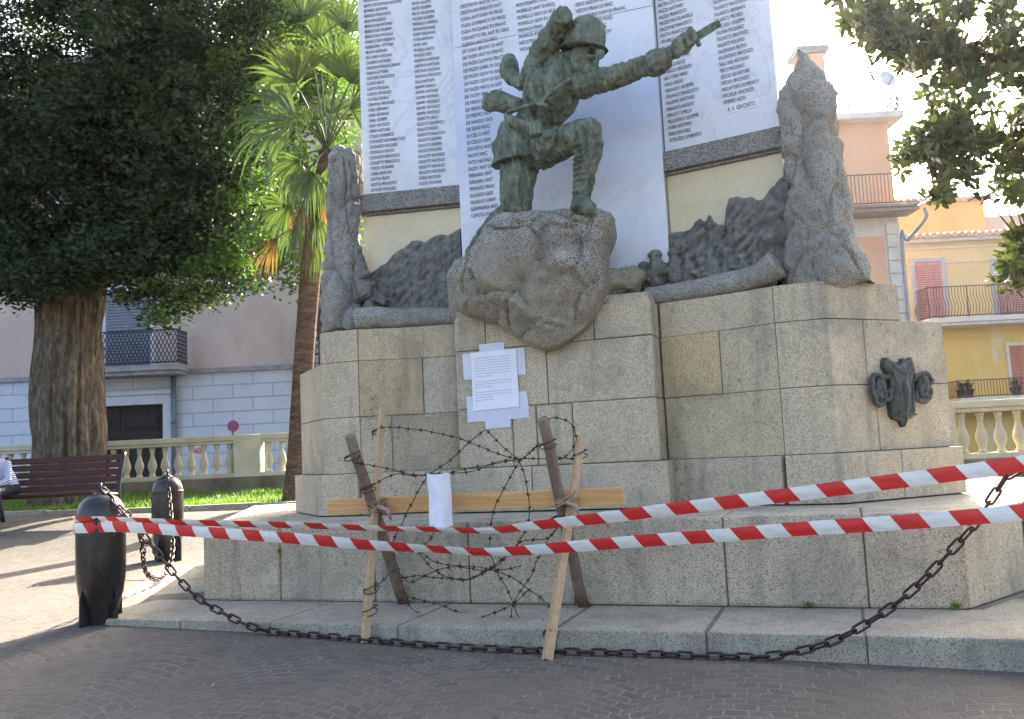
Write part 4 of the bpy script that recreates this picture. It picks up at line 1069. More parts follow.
# ================================================================== red and white barrier tapes
RED = flat('red_tape', (.62, .035, .03), .4, var=.05); WHT = flat('white_tape', (.74, .71, .63), .4, var=.05)
def tape(path, widths, label, twist, stripe=.142, phase=0.0, wrap=None):
    P = spline(path, 24); d = [0]
    for a, b in zip(P, P[1:]): d.append(d[-1] + (b - a).length)
    n = len(P); bm = bmesh.new()
    tt = np.array(d) / d[-1]; w = np.interp(tt, np.linspace(0, 1, len(widths)), widths); tw = np.interp(tt, np.linspace(0, 1, len(twist)), twist)
    # resample finely so slanted stripes have crisp edges
    m = 420; A = np.array([list(p) for p in P]); ss = np.linspace(0, d[-1], m); rows = 6
    bnd = []; q = -phase
    while q < d[-1] + .1:
        bnd += [q - .0008, q + .0008] if q > .01 else []
        q += stripe
    ss = np.unique(np.clip(np.concatenate([ss, bnd]), 0, d[-1])); m = len(ss)
    def frame(s):
        p = Vector([np.interp(s, d, A[:, k]) for k in range(3)]); p2 = Vector([np.interp(min(s + .02, d[-1]), d, A[:, k]) for k in range(3)]); p1 = Vector([np.interp(max(s - .02, 0), d, A[:, k]) for k in range(3)])
        t = (p2 - p1).normalized(); sd_ = Vector((0, 0, 1)); sd_ = (sd_ - t * sd_.dot(t)).normalized(); nn = t.cross(sd_)
        a = np.interp(s, d, tw); return p, sd_ * math.cos(a) + nn * math.sin(a), nn, np.interp(s, d, w)
    G = []
    for s in ss:
        row = []
        for j in range(rows + 1):
            s2 = min(max(s - .05 * (j / rows - .5), 0), d[-1]); p, dirn, nn, ww = frame(s2)
            rip = .005 * math.sin(s2 * 3.1) + .007 * noise.noise(Vector((s2 * 4, phase, 0))) + .005 * noise.noise(Vector((s2 * 17, phase, j * .5)))
            row.append(bm.verts.new(p + dirn * ww * (j / rows - .5) + nn * (rip + .006 * math.sin(j / rows * math.pi))))
        G.append(row)
    for i in range(m - 1):
        sc_ = ((ss[i] + ss[i + 1]) / 2 + phase) / stripe
        for j in range(rows):
            f = bm.faces.new((G[i][j], G[i + 1][j], G[i + 1][j + 1], G[i][j + 1])); f.material_index = 0 if sc_ % 2 < 1 else 1
    o = obj('barrier_tape', bm, [RED, WHT], None, True)
    return tag(o, label, 'barrier tape', 'red and white barrier tapes strung across the front')
def bwrap(B, z0, z1, sgn):     # turn round the left bollard before leaving to the right
    out = []
    for k in range(9):
        a = R(95) + R(200) * k / 8
        out.append(Vector((B.x + .186 * math.cos(a), B.y + .186 * math.sin(a), z0)))
    return out
zl = 1.1 - (527 - 473) * 6.8 / 900; zu = 1.1 - (519 - 473) * 6.8 / 900
lowp = bwrap(B1, zl, zl, 1) + [cpx(126, 527, -.98), cpx(200, 532, -.95), cpx(290, 538, -.92), cpx(370, 545, -.88), cpx(430, 549, -.90), cpx(490, 552, -.93), cpx(560, 547.5, -.95), cpx(640, 541, -.98), cpx(720, 535.5, -1.0), cpx(800, 529, -1.02), cpx(870, 524.5, -1.03), cpx(950, 518.5, -1.05), cpx(1012, 513.5, -1.07), cpx(1060, 509, -1.05), B3 + Vector((.19, .06, .7))]
upp = bwrap(B1, zu, zu, 1) + [cpx(126, 520, -.98), cpx(200, 523, -.94), cpx(290, 525, -.90), cpx(370, 528, -.86), cpx(430, 529.5, -.88), cpx(490, 530.5, -.92), cpx(530, 526, -.94), cpx(600, 518, -.96), cpx(660, 510.5, -.98), cpx(720, 503.5, -1.0), cpx(800, 493.5, -1.02), cpx(870, 484.5, -1.03), cpx(950, 474, -1.05), cpx(1012, 465.5, -1.07), cpx(1060, 459, -1.05), B3 + Vector((.19, .06, .93))]
tape(lowp, [.075, .078, .078, .08, .078, .06, .075, .078, .08, .082, .085], 'lower red and white barrier tape strung from the left bollard past the barricade', [0, 0, 0, .15, .3, .7, .35, .25, .2, .1, 0, 0], phase=.03)
tape(upp, [.05, .05, .055, .058, .055, .05, .075, .078, .08, .082, .085], 'upper red and white barrier tape rising to the right edge', [.4, .5, .6, .6, .7, .8, .45, .3, .2, .1, 0, 0], phase=.11)

# ================================================================== bench and person
BY = 13.5
def bx(px): return (px - 512) / 900 * BY
bxl, bxr = at(-9, 480, BY).x, at(115, 480, BY).x; gzb = ground((bxl + bxr) / 2, BY)
BE = thing('park_bench', 'dark red slatted park bench in front of the old tree trunk', 'bench', ((bxl + bxr) / 2, BY, gzb), R(0))
W2 = (bxr - bxl) / 2
def tilted(dx, y, z, rx): return Matrix.Translation((dx, y, z)) @ Matrix.Rotation(rx, 4, 'X')
seat = bpy.data.objects.new('seat', None)
bm = bmesh.new()
for k in range(5): box(bm, -W2 + .03, W2 - .03, -.045, .045, -.016, .016, tilted(0, -.28 + k * .105, .42 + (.012 if k == 0 else 0) - k * .008, R(-4)), .006)
obj('seat', bm, BENCHW, BE)
bm = bmesh.new()
for k in range(5): box(bm, -W2 + .03, W2 - .03, -.014, .014, -.044, .044, tilted(0, .20 + k * .035, .50 + k * .108, R(-17)), .006)
obj('backrest', bm, BENCHW, BE)
for sg in (-1, 1):
    bm = bmesh.new(); X = sg * (W2 - .03)
    tube(bm, spline([(X, -.30, 0), (X, -.28, .25), (X, -.27, .40)], 4), .026, 8)
    tube(bm, spline([(X, .30, 0), (X, .22, .2), (X, .17, .42), (X, .27, .72), (X, .38, 1.0)], 5), .035, 8)
    tube(bm, [(X, -.27, .39), (X, .17, .38)], .024, 8)
    obj('leg', bm, IRON, BE, True)
# person seated at the far left end, leaning on the knees
PX = at(8, 480, BY).x; PE = thing('person', 'person in striped shirt and dark trousers seated at the left end of the bench', 'person', (PX, BY, gzb), R(0))
SKIN = flat('skin', (.42, .26, .19), .6, var=.05); HAIR = flat('dark_hair', (.03, .022, .018), .6, var=.3, sc=40)
def stripes():
    k = NT('striped_shirt', .8); s = k.n('ShaderNodeSeparateXYZ'); k.l(k.mapping(rot=(.0, .6, 0)), s.inputs[0])
    w = k.math('FRACT', k.math('MULTIPLY', s.outputs[2], 34)); k.base(k.mix(k.math('GREATER_THAN', w, .45), (.10, .12, .26), (.62, .64, .70))); return k.m
bm = bmesh.new()
Q = lambda x, y, z: Vector((x, y, z))
caps_chain(bm, [Q(.05, -.08, .53), Q(.02, -.14, .70), Q(-.06, -.22, .86), Q(-.10, -.26, .94)], [.16, .155, .165, .12], 14)
caps_chain(bm, [Q(-.10, -.27, .97), Q(-.12, -.32, 1.04)], [.055, .052])
hd = Q(-.14, -.36, 1.13); ell(bm, hd, (.075, .095, .115)); ell(bm, hd + Q(0, -.095, -.01), (.014, .022, .022)); ell(bm, hd + Q(0, -.06, -.075), (.045, .045, .04))
for s in (-1, 1): ell(bm, hd + Q(s * .077, .0, 0), (.012, .02, .03)); ell(bm, hd + Q(s * .03, -.085, .012), (.014, .01, .008))
ell(bm, hd + Q(0, -.088, -.05), (.024, .014, .008))
for s in (-1, 1):
    sh_ = Q(-.06 + s * .17, -.22, .90); el = Q(-.03 + s * .22, -.33, .66); wr = Q(-.04 + s * .09, -.52, .56)
    caps_chain(bm, [sh_, el, wr], [.062, .046, .032])
    ell(bm, wr + Q(-s * .01, -.05, -.01), (.038, .05, .02))
    for f in range(4):
        b0 = wr + Q(-s * .03 + s * .02 * f, -.09, -.012); caps_chain(bm, [b0, b0 + Q(0, -.035, -.012), b0 + Q(0, -.05, -.04)], [.0095, .009, .008], 6)
    caps_chain(bm, [wr + Q(-s * .035, -.03, .0), wr + Q(-s * .06, -.065, -.01), wr + Q(-s * .06, -.09, -.02)], [.011, .01, .009], 6)
    hp = Q(.05 + s * .09, -.10, .52); kn = Q(-.02 + s * .14, -.52, .50); an = Q(.0 + s * .13, -.48, .09)
    caps_chain(bm, [hp, kn, an], [.10, .068, .045]); caps_chain(bm, [an + Q(0, 0, -.03), an + Q(0, -.14, -.055)], [.042, .034])
me = voxel(bm, .012, 3)
fm = [SKIN, stripes(), flat('navy_trousers', (.018, .02, .035), .85), flat('shoe_leather', (.03, .025, .022), .5)]
body = link('body', me, fm, PE, True)
for p in me.polygons:
    c = p.center; top_ = c.z > .975 or (c.y < -.47 and c.z > .51 and abs(c.x + .04) < .16 and c.z > .54) or (c.y < -.5 and c.z > .535)
    p.material_index = 0 if top_ else (1 if c.z > .60 else (3 if c.z < .085 else 2))
bm = bmesh.new(); ell(bm, hd + Q(0, .02, .035), (.086, .10, .10)); ell(bm, hd + Q(0, .05, -.01), (.08, .07, .085))
obj('hair', bm, HAIR, PE, True)

# ================================================================== planting bed edge and grass
bm = bmesh.new(); x = -16.0
while x < 1.0:
    w_ = random.uniform(.9, 1.3); box(bm, x + .005, x + w_ - .005, BEDY0 - .16, BEDY0 + .02, .05, bedz(x, BEDY0) + .03 + random.uniform(-.008, .008), None, .012, random.uniform(.85, 1.05)); x += w_
kb = obj('bed_edging', bm, KERB, None); tag(kb, 'low granite edging stones along the grass bed behind the bench', 'kerb')
def blades(n, x0, x1, y0, y1, zf, h0, h1, name, mat, wid=.008, dens=None):
    X = rng.uniform(x0, x1, n); Y = rng.uniform(y0, y1, n)
    if dens is not None: k = np.array([dens(a, b) for a, b in zip(X, Y)]) > rng.random(n); X = X[k]; Y = Y[k]; n = len(X)
    Z = np.array([zf(a, b) for a, b in zip(X, Y)]); H = rng.uniform(h0, h1, n); A = rng.uniform(0, 2 * np.pi, n); lean = rng.uniform(.1, .7, n)
    w = wid; dx, dy = np.cos(A), np.sin(A)
    co = np.zeros((n, 5, 3)); B = np.stack([X, Y, Z - .01], 1); sx = np.stack([-dy, dx, 0 * dx], 1) * w; ln = np.stack([dx, dy, 0 * dx], 1)
    mid = B + np.array([0, 0, 1]) * (H * .6)[:, None] + ln * (H * lean * .3)[:, None]; tip = B + np.array([0, 0, 1]) * H[:, None] + ln * (H * lean)[:, None]
    co[:, 0] = B - sx; co[:, 1] = B + sx; co[:, 2] = mid + sx * .7; co[:, 3] = mid - sx * .7; co[:, 4] = tip
    me = bpy.data.meshes.new(name); idx = np.arange(n)[:, None] * 5
    faces = np.concatenate([idx + np.array([0, 1, 2, 3])], 1).tolist() + (idx + np.array([3, 2, 4])).tolist()
    me.from_pydata(co.reshape(-1, 3).tolist(), [], faces); return link(name, me, mat)
g = blades(26000, -11, -1.2, BEDY0 + .05, BEDY1 - .2, bedz, .05, .13, 'grass', GRASS, dens=lambda a, b: .25 + .65 * sm(-.25, .25, noise.noise(Vector((a * .9, b * .9, 0)))))
g['kind'] = 'stuff'; g['label'] = 'short sunlit grass growing behind the bench and bollards'

# ================================================================== balustrades
YEL = flat('yellow_plaster', (.58, .52, .36), .85, var=.16, sc=2.5, bump=.006, bsc=30)
YELD = flat('mossy_stone_footing', (.20, .165, .10), .95, var=.4, sc=2.2, bump=.03, bsc=8)
def balustrade(name, label, p0, p1, zt, h, sections, group=None, mat=YEL, foot=None, spacing=.262):
    d = (p1 - p0); d.z = 0; L = d.length; ang = math.atan2(d.y, d.x)
    t = thing(name, label, 'balustrade', (p0.x, p0.y, zt - h), ang, group)
    bm = bmesh.new(); box(bm, 0, L, -.15, .15, h - .11, h, None, .015); box(bm, 0, L, -.12, .12, h - .17, h - .112, None, .01); obj('top_rail', bm, mat, t)
    bm = bmesh.new(); box(bm, 0, L, -.14, .14, 0, .09, None, .012); obj('bottom_rail', bm, mat, t)
    bh = h - .17 - .09
    bm = bmesh.new()
    pf = [(.065, 0), (.065, .05), (.045, .07), (.05, .10), (.085, .22), (.09, .27), (.08, .34), (.05, .46), (.036, .54), (.036, .60), (.055, .625), (.04, .65), (.06, .70), (.06, .75)]
    lathe(bm, [(r_ * 1.0, z * bh / .75) for r_, z in pf], 14); bmE = bpy.data.meshes.new('baluster'); bm.to_mesh(bmE); bm.free(); bmE.materials.append(mat)
    bmE.polygons.foreach_set('use_smooth', np.ones(len(bmE.polygons), bool))
    cnt = 0
    for a, b, kind in sections:
        if kind == 'pier':
            bm = bmesh.new(); box(bm, a, b, -.17, .17, .002, h - .004, None, .012); obj('pier', bm, mat, t)
        else:
            n = int((b - a) / spacing)
            for i in range(n):
                if cnt >= 98: break
                o = bpy.data.objects.new('baluster', bmE); COL.objects.link(o); o.parent = t; o.location = (a + (i + .5) * (b - a) / n, 0, .089); cnt += 1
    bm = bmesh.new(); box(bm, -.02, L + .02, -.22, .25, -(foot or .5), -.002, None, .02); obj('footing', bm, YELD, t)
    return t
YB = 18.6
pL0 = at(-150, 447.5, YB); pL1 = at(420, 425, YB); zt = at(200, 437, YB).z
sx_ = lambda px: (px - 512) / 900 * YB * 1.0 - pL0.x
balustrade('stone_balustrade', 'yellow plaster balustrade behind the grass bed at left', Vector((pL0.x, YB, 0)), Vector((pL1.x, YB, 0)), zt, .86,
           [(0, sx_(233) , 'b'), (sx_(233), sx_(259), 'pier'), (sx_(259), sx_(404), 'b'), (sx_(404), sx_(420), 'pier')], foot=.75)
YR = 13.6
a = at(928, 401, YR + .25); b = at(1130, 393, YR - .1); zt2 = at(985, 400, YR).z
balustrade('stone_balustrade', 'cream plaster balustrade to the right of the memorial', Vector((a.x, YR + .2, 0)), Vector((b.x, YR - .1, 0)), zt2, .88,
           [(0, .3, 'pier'), (.3, 3.0, 'b'), (3.0, 3.25, 'pier')], foot=.5, spacing=.27, mat=flat('cream_plaster', (.56, .51, .36), .85, var=.12, sc=2.5))

# ================================================================== buildings
def wallmat(name, col, var=.12, stain=(.4, .38, .35), sa=.35):
    k = NT(name, .9, 0, .2)
    c = k.ramp(k.noise(.6, 6, .6), [(.3, [x * (1 - var) for x in col]), (.7, [min(1, x * (1 + var * .6)) for x in col])])
    s = k.ramp(k.noise(.8, 7, .7, co=k.mapping((1.5, 1.5, .5))), [(.54, (0, 0, 0)), (.70, (1, 1, 1))])
    c = k.mix(k.math('MULTIPLY', s, sa), c, stain); k.base(c); k.bump(k.noise(25, 4), .004); return k.m
PINK = wallmat('pale_pink_plaster', (.60, .49, .42), .14, (.42, .37, .34), .5); 
def rustic():
    k = NT('white_rusticated_plaster', .85, 0, .2)
    c = k.ramp(k.noise(.7, 6, .6), [(.3, (.56, .60, .66)), (.7, (.68, .71, .76))])
    br = k.n('ShaderNodeTexBrick'); br.inputs['Scale'].default_value = 1; br.inputs['Mortar Size'].default_value = .018; br.inputs['Brick Width'].default_value = 1.25; br.inputs['Row Height'].default_value = .42
    br.inputs['Color1'].default_value = (0, 0, 0, 1); br.inputs['Color2'].default_value = (0, 0, 0, 1); br.inputs['Mortar'].default_value = (1, 1, 1, 1)
    mp = k.n('ShaderNodeCombineXYZ'); s = k.n('ShaderNodeSeparateXYZ'); k.l(k.co, s.inputs[0]); k.l(s.outputs[0], mp.inputs[0]); k.l(k.math('ADD', s.outputs[2], .02), mp.inputs[1]); k.l(mp.outputs[0], br.inputs['Vector'])
    c = k.mix(k.math('MULTIPLY', br.outputs['Fac'], .55), c, (.33, .34, .36))
    st = k.ramp(k.noise(.9, 7, .7, co=k.mapping((1, 1, 2))), [(.60, (0, 0, 0)), (.68, (1, 1, 1))]); c = k.mix(k.math('MULTIPLY', st, .5), c, (.46, .42, .36))
    k.base(c); k.bump(k.math('MULTIPLY', br.outputs['Fac'], -1), .03); return k.m
RUST = rustic()
GREYS = flat('grey_stone_trim', (.34, .33, .32), .9, var=.25, sc=4); WTRIM = flat('white_trim', (.66, .68, .72), .8, var=.08)
DOORW = flat('dark_door_wood', (.03, .02, .016), .6, var=.4, sc=9); SHUT = flat('grey_blue_shutter', (.22, .24, .29), .7); GLASS = flat('dark_window_glass', (.03, .035, .045), .1, spec=.6)
RAILM = flat('dark_railing_iron', (.05, .052, .06), .6, .3); ZINC = flat('grey_downpipe', (.20, .215, .24), .5, .3)
YL = 28.0
lx = lambda px, py=400: at(px, py, YL).x
lz = lambda px, py: at(px, py, YL).z
zg = .3
BL = thing('town_building', 'pale pink building with white rusticated ground floor behind the left balustrade', 'building', (0, YL, zg))
X0, X1 = lx(-260), lx(455); zband = lz(150, 376) - zg; ztop = 13.8
dL, dR = lx(70), lx(164); dT = lz(140, 405) - zg
bm = bmesh.new()
# ground floor wall with door opening
box(bm, X0, dL, 0, 9, 0, zband); box(bm, dR, X1, 0, 9, 0, zband); box(bm, dL, dR, .001, 9, dT, zband); box(bm, dL, dR, .5, 9, 0, dT - .001)
obj('ground_floor_wall', bm, RUST, BL)
bm = bmesh.new(); box(bm, X0, X1, .05, 9, zband + .16, ztop); obj('upper_wall', bm, PINK, BL)
bm = bmesh.new(); box(bm, X0, X1, -.10, 0.3, zband + .001, zband + .16, None, .02); obj('string_course', bm, GREYS, BL)
bm = bmesh.new(); box(bm, X0 - .3, X1 + .3, -.5, 9.3, ztop, ztop + .3, None, .03); obj('roof_cornice', bm, GREYS, BL)
DO = bpy.data.objects.new('entrance_door', None); COL.objects.link(DO); DO.parent = BL
dm = (dL + dR) / 2
for s in (0, 1):
    a, b = (dL + .02, dm - .01) if s == 0 else (dm + .01, dR - .02)
    bm = bmesh.new(); box(bm, a, b, .22, .28, 0, dT - .02, None, .005)
    for j in range(5):
        z = dT - .35 - j * .62; box(bm, a + .12, b - .12, .19, .222, z - .42, z + .08, None, .02); box(bm, a + .24, b - .24, .165, .195, z - .34, z, None, .02)
    obj('door_leaf', bm, DOORW, DO)
bm = bmesh.new()
for (a, b, z0, z1, o_) in ((dL - .28, dL, 0, dT + .30, .12), (dR, dR + .28, 0, dT + .30, .12), (dL - .001, dR + .001, dT, dT + .299, .115), (dL - .36, dR + .36, dT + .301, dT + .42, .2)): box(bm, a, b, -o_, .1, z0, z1, None, .012)
obj('door_frame', bm, WTRIM, DO)
def balcony(parent, xa, xb, z, depth, hr, lattice=False, slabm=GREYS, th=.18, y0=0, railm=RAILM, nb=None, belly=0, rb=.014):
    g = bpy.data.objects.new('balcony', None); COL.objects.link(g); g.parent = parent; g.location = (0, y0, z)
    bm = bmesh.new(); box(bm, xa, xb, -depth, .04, -th, 0, None, .02); box(bm, xa + .06, xb - .06, -depth + .08, .03, -th - .12, -th - .001, None, .02)
    obj('slab', bm, slabm, g)
    bm = bmesh.new(); d = depth - .06
    c = [(xa + .04, .02), (xa + .04, -d), (xb - .04, -d), (xb - .04, .02)]
    for q in range(3):
        p, r_ = c[q], c[q + 1]
        for zz in (.06, hr): tube(bm, [(p[0], p[1], zz), (r_[0], r_[1], zz)], .022, 6)
        Ls = math.hypot(r_[0] - p[0], r_[1] - p[1]); n = nb or max(2, int(Ls / .12))
        n = max(2, int(Ls / .12)); nx, ny = (r_[1] - p[1]) / Ls, -(r_[0] - p[0]) / Ls
        for k in range(n + 1):
            t_ = k / n; x, y = p[0] + (r_[0] - p[0]) * t_, p[1] + (r_[1] - p[1]) * t_
            if lattice:
                if k < n:
                    x2, y2 = p[0] + (r_[0] - p[0]) * (k + 1) / n, p[1] + (r_[1] - p[1]) * (k + 1) / n
                    for m_ in range(4):
                        za, zb_ = .06 + (hr - .06) * m_ / 4, .06 + (hr - .06) * (m_ + 1) / 4
                        tube(bm, [(x, y, za), (x2, y2, zb_)], .013, 4); tube(bm, [(x, y, zb_), (x2, y2, za)], .013, 4)
            else:
                pts = [(x, y, .06), (x + nx * belly, y + ny * belly, .06 + hr * .28), (x, y, .06 + hr * .62), (x, y, hr)] if belly else [(x, y, .06), (x, y, hr)]
                tube(bm, spline(pts, 4) if belly else pts, rb, 5)
        if belly:
            for k in range(int(Ls / 1.5) + 1):
                t_ = k / max(1, int(Ls / 1.5)); tube(bm, [(p[0] + (r_[0] - p[0]) * t_, p[1] + (r_[1] - p[1]) * t_, 0), (p[0] + (r_[0] - p[0]) * t_, p[1] + (r_[1] - p[1]) * t_, hr)], .022, 6)
    obj('railing', bm, railm, g)
    return g
bz = lz(150, 373) - zg + .05
balcony(BL, lx(55), lx(190), bz + .10, .9, 1.05, True, y0=-.10)
balcony(BL, lx(308), lx(400), bz + .10, .9, 1.05, True, y0=-.10)
def window(parent, xa, xb, za, zb, frame=WTRIM, pane=GLASS, shutter=None, fw=.14, y=.05):
    f = bpy.data.objects.new('window', None); COL.objects.link(f); f.parent = parent
    bm = bmesh.new()
    for (a, b, c, d_) in ((xa - fw, xa, za - fw, zb + fw), (xb, xb + fw, za - fw, zb + fw), (xa + .001, xb - .001, zb, zb + fw - .001), (xa + .001, xb - .001, za - fw + .001, za)): box(bm, a, b, y - .08, y + .1, c, d_, None, .01)
    obj('frame', bm, frame, f)
    bm = bmesh.new(); box(bm, xa - .01, xb + .01, y - .03, y + .02, za - .01, zb + .01); obj('pane', bm, pane, f)
    if shutter:
        bm = bmesh.new(); m_ = (xa + xb) / 2; n = max(6, int((zb - za) / .09))
        for a, b in ((xa, m_ - .01), (m_ + .01, xb)):
            box(bm, a, a + .05, y - .06, y - .032, za, zb); box(bm, b - .05, b, y - .06, y - .032, za, zb)
            for k in range(n): box(bm, a + .051, b - .051, y - .012, y + .004, -.035, .035, Matrix.Translation((0, -.045, za + (k + .5) * (zb - za) / n)) @ Matrix.Rotation(R(-35), 4, 'X') if False else Matrix.Translation((0, y - .05 - (y - .004), za + (k + .5) * (zb - za) / n)))
        obj('shutter', bm, shutter, f)
    return f
for (pa, pb) in ((106, 151), (322, 352)): window(BL, lx(pa), lx(pb), bz + .12, bz + 2.55, shutter=SHUT)
BLUE = flat('blue_shutter', (.03, .12, .55), .6); TEAL = flat('pale_teal_frame', (.36, .62, .62), .7)
window(BL, lx(331, 20), lx(340, 20), lz(335, 31) - zg, lz(335, 12) - zg, frame=TEAL, pane=BLUE, fw=.11)
for pa in (-120, -60, 60, 180): window(BL, lx(pa), lx(pa) + 1.2, 7.6, 9.6, shutter=SHUT)
bm = bmesh.new(); tube(bm, [(lx(175.5), -.16, 0), (lx(175.5), -.16, bz - .2)], .085, 12)
for z in (1.0, 2.2, 3.0): tube(bm, [(lx(175.5), -.16, z), (lx(175.5), -.16, z + .07)], .10, 12)
obj('downpipe', bm, ZINC, BL, True)

# no parking sign
NP = thing('no_parking_sign', 'round blue and red no parking sign behind the left balustrade', 'road sign', at(233, 430, 24.5), R(38))
NP.location.z = ground(NP.location.x, 20)
sz = at(233, 426, 24.5).z - NP.location.z
def disc(r0, r1, y, mat, name, seg=32):
    bm = bmesh.new(); n = seg; A = [(r0 * math.cos(2 * math.pi * k / n), r0 * math.sin(2 * math.pi * k / n)) for k in range(n)]; B = [(r1 * math.cos(2 * math.pi * k / n), r1 * math.sin(2 * math.pi * k / n)) for k in range(n)]
    fa = [bm.verts.new((a, y, sz + b)) for a, b in B]; ba = [bm.verts.new((a, y + .012, sz + b)) for a, b in B]
    for k in range(n): bm.faces.new((fa[k], ba[k], ba[(k + 1) % n], fa[(k + 1) % n]))
    if r0 == 0: bm.faces.new(fa)
    else:
        ia = [bm.verts.new((a, y, sz + b)) for a, b in A]; ib = [bm.verts.new((a, y + .012, sz + b)) for a, b in A]
        for k in range(n): bm.faces.new((ia[k], fa[k], fa[(k + 1) % n], ia[(k + 1) % n])); bm.faces.new((ia[(k + 1) % n], ib[(k + 1) % n], ib[k], ia[k]))
    return obj(name, bm, mat, NP)
SRED = flat('sign_red', (.55, .03, .03), .45); SBLU = flat('sign_blue', (.05, .17, .55), .45)
disc(0, .155, -.012, SBLU, 'blue_disc'); disc(.115, .155, -.030, SRED, 'red_ring')
bm = bmesh.new(); box(bm, -.125, .125, -.0275, -.0165, -.02, .02, Matrix.Translation((0, 0, sz)) @ Matrix.Rotation(R(45), 4, 'Y')); obj('red_bar', bm, SRED, NP)
bm = bmesh.new(); tube(bm, [(0, .03, -.3), (0, .03, sz + .15)], .03, 10); obj('post', bm, ZINC, NP, True)
# white board with red letters seen between the balusters
pb = at(198, 451, 21.5)
BD = thing('lettered_board', 'small white board with red letters NOE behind the left balustrade', 'sign', (pb.x, 21.5, ground(pb.x, 20)))
zz = pb.z - BD.location.z
bm = bmesh.new(); box(bm, -.19, .19, 0, .02, zz - .55, zz + .18, None, .004); obj('board', bm, WTRIM, BD)
cu = bpy.data.curves.new('t', 'FONT'); cu.body = 'NOE'; cu.size = .21; cu.align_x = 'CENTER'; cu.extrude = .003; to = bpy.data.objects.new('t', cu); COL.objects.link(to)
dg = bpy.context.evaluated_depsgraph_get(); dg.update(); me = bpy.data.meshes.new_from_object(to.evaluated_get(dg)); bpy.data.objects.remove(to)
lo = link('letters', me, SRED, BD); lo.scale = (.52, 1, 1); lo.rotation_euler = (R(90), 0, 0); lo.location = (0, -.006, zz - .06)
bm = bmesh.new(); tube(bm, [(0, .04, 0), (0, .04, zz + .1)], .025, 8); obj('post', bm, ZINC, BD)

# --- right: orange building
YO = 30.0
ox = lambda px, py=200: at(px, py, YO).x
oz = lambda px, py: at(px, py, YO).z
ORG = wallmat('salmon_plaster', (.74, .43, .26), stain=(.66, .54, .43)); YWL = wallmat('ochre_yellow_plaster', (.74, .57, .28), stain=(.66, .60, .48), sa=.5); ORW = wallmat('orange_plaster', (.74, .47, .18), stain=(.7, .58, .4))
BRK = flat('red_brick', (.60, .28, .18), .9, var=.25, sc=12); WHP = flat('off_white_plaster', (.62, .58, .50), .85, var=.12)
OB = thing('apartment_building', 'salmon apartment building with balconies and roof terrace behind the right rock pillar', 'building', (0, YO, 0))
xr_up, xr_lo = ox(890, 150), ox(902, 270); xl = ox(660)
zt_ = oz(870, 116); z2 = oz(880, 213)
bm = bmesh.new(); box(bm, xl, xr_up, 0, 8, z2 - .1, zt_ - .25); obj('upper_wall', bm, ORG, OB)
bm = bmesh.new(); box(bm, xl, xr_lo, -.02, 8, 0, z2 - .101); obj('lower_wall', bm, WHP, OB)
bm = bmesh.new(); box(bm, xl, ox(886, 262), -.05, .02, 0.5, oz(870, 237)); obj('wall_panel', bm, ORG, OB)
bm = bmesh.new(); z = .2; k = 0
while z < z2 - .5: box(bm, ox(888, 262), xr_lo + .015, -.10, .1, z, z + .40, None, .02); z += .45; k += 1
obj('quoins', bm, WHP, OB)
bm = bmesh.new(); box(bm, xl, ox(898, 115), -.5, 8.2, zt_ - .25, zt_ - .001, None, .03); obj('terrace_slab', bm, WHP, OB)
g1 = balcony(OB, xl, ox(893, 105), zt_, .45, oz(870, 93) - zt_, False, WHP, .02, 0, flat('thin_grey_railing', (.07, .07, .075), .6), belly=.10, rb=.02)
g2 = balcony(OB, ox(790), ox(909, 211), z2 + .05, 1.0, oz(880, 182) - z2 - .05, False, flat('dark_slab_edge', (.30, .23, .19), .8), .10, 0, flat('brown_railing', (.24, .13, .10), .6))
bm = bmesh.new(); zf = z2 - .15; tube(bm, spline([(ox(911, 214), -1.0, zf), (ox(911, 214), -1.0, zf - .35), (xr_lo + .15, -.3, zf - .9), (xr_lo + .02, -.16, zf - 1.1), (xr_lo + .02, -.16, 0)], 5), .06, 10); obj('downpipe', bm, flat('pale_downpipe', (.34, .34, .36), .6), OB, True)
CHM = bpy.data.objects.new('chimney', None); COL.objects.link(CHM); CHM.parent = OB
bm = bmesh.new(); box(bm, ox(806, 60), ox(830, 60), .5, 1.4, zt_ - .1, oz(818, 47)); obj('chimney_stack', bm, BRK, CHM)
bm = bmesh.new(); box(bm, ox(800, 45), ox(830, 45) + .12, .35, 1.55, oz(818, 46), oz(818, 40), None, .02); obj("chimney_cap", bm, flat("dark_chimney_cap", (.12, .12, .125), .8), CHM)
# dish and antenna on the terrace
SD = thing('satellite_dish', 'grey satellite dish on the roof terrace railing of the salmon building', 'satellite dish', (ox(882, 84), YO - .3, zt_))
dz = oz(882, 84) - zt_
bm = bmesh.new(); m4 = Matrix.Translation((0, -.15, dz)) @ Matrix.Rotation(R(78), 4, 'X') @ Matrix.Rotation(R(12), 4, 'Y')
lathe(bm, [(.001, -.09), (.12, -.08), (.22, -.045), (.30, 0), (.305, .008), (.29, .006), (.21, -.03), (.11, -.065), (.001, -.075)], 28, m4=m4, caps=False); obj('dish', bm, flat('dish_grey', (.45, .45, .46), .5), SD, True)
bm = bmesh.new(); tube(bm, [(0, 0, 0), (0, 0, dz + .9)], .025, 8); tube(bm, [(0, -.1, dz - .25), (.03, -.6, dz - .05)], .015, 6); obj('mast', bm, ZINC, SD)
AN = thing('tv_antenna', 'thin television antenna standing left of the dish on the roof terrace', 'antenna', (ox(838, 80), YO + .5, zt_))
bm = bmesh.new(); h = oz(838, 60) - zt_; tube(bm, [(0, 0, 0), (0, 0, h)], .03, 6)
for k in range(4): tube(bm, [(-.2, 0, h - .1 - k * .45), (1.0 - .1 * k, 0, h - .16 - k * .45)], .022, 5)
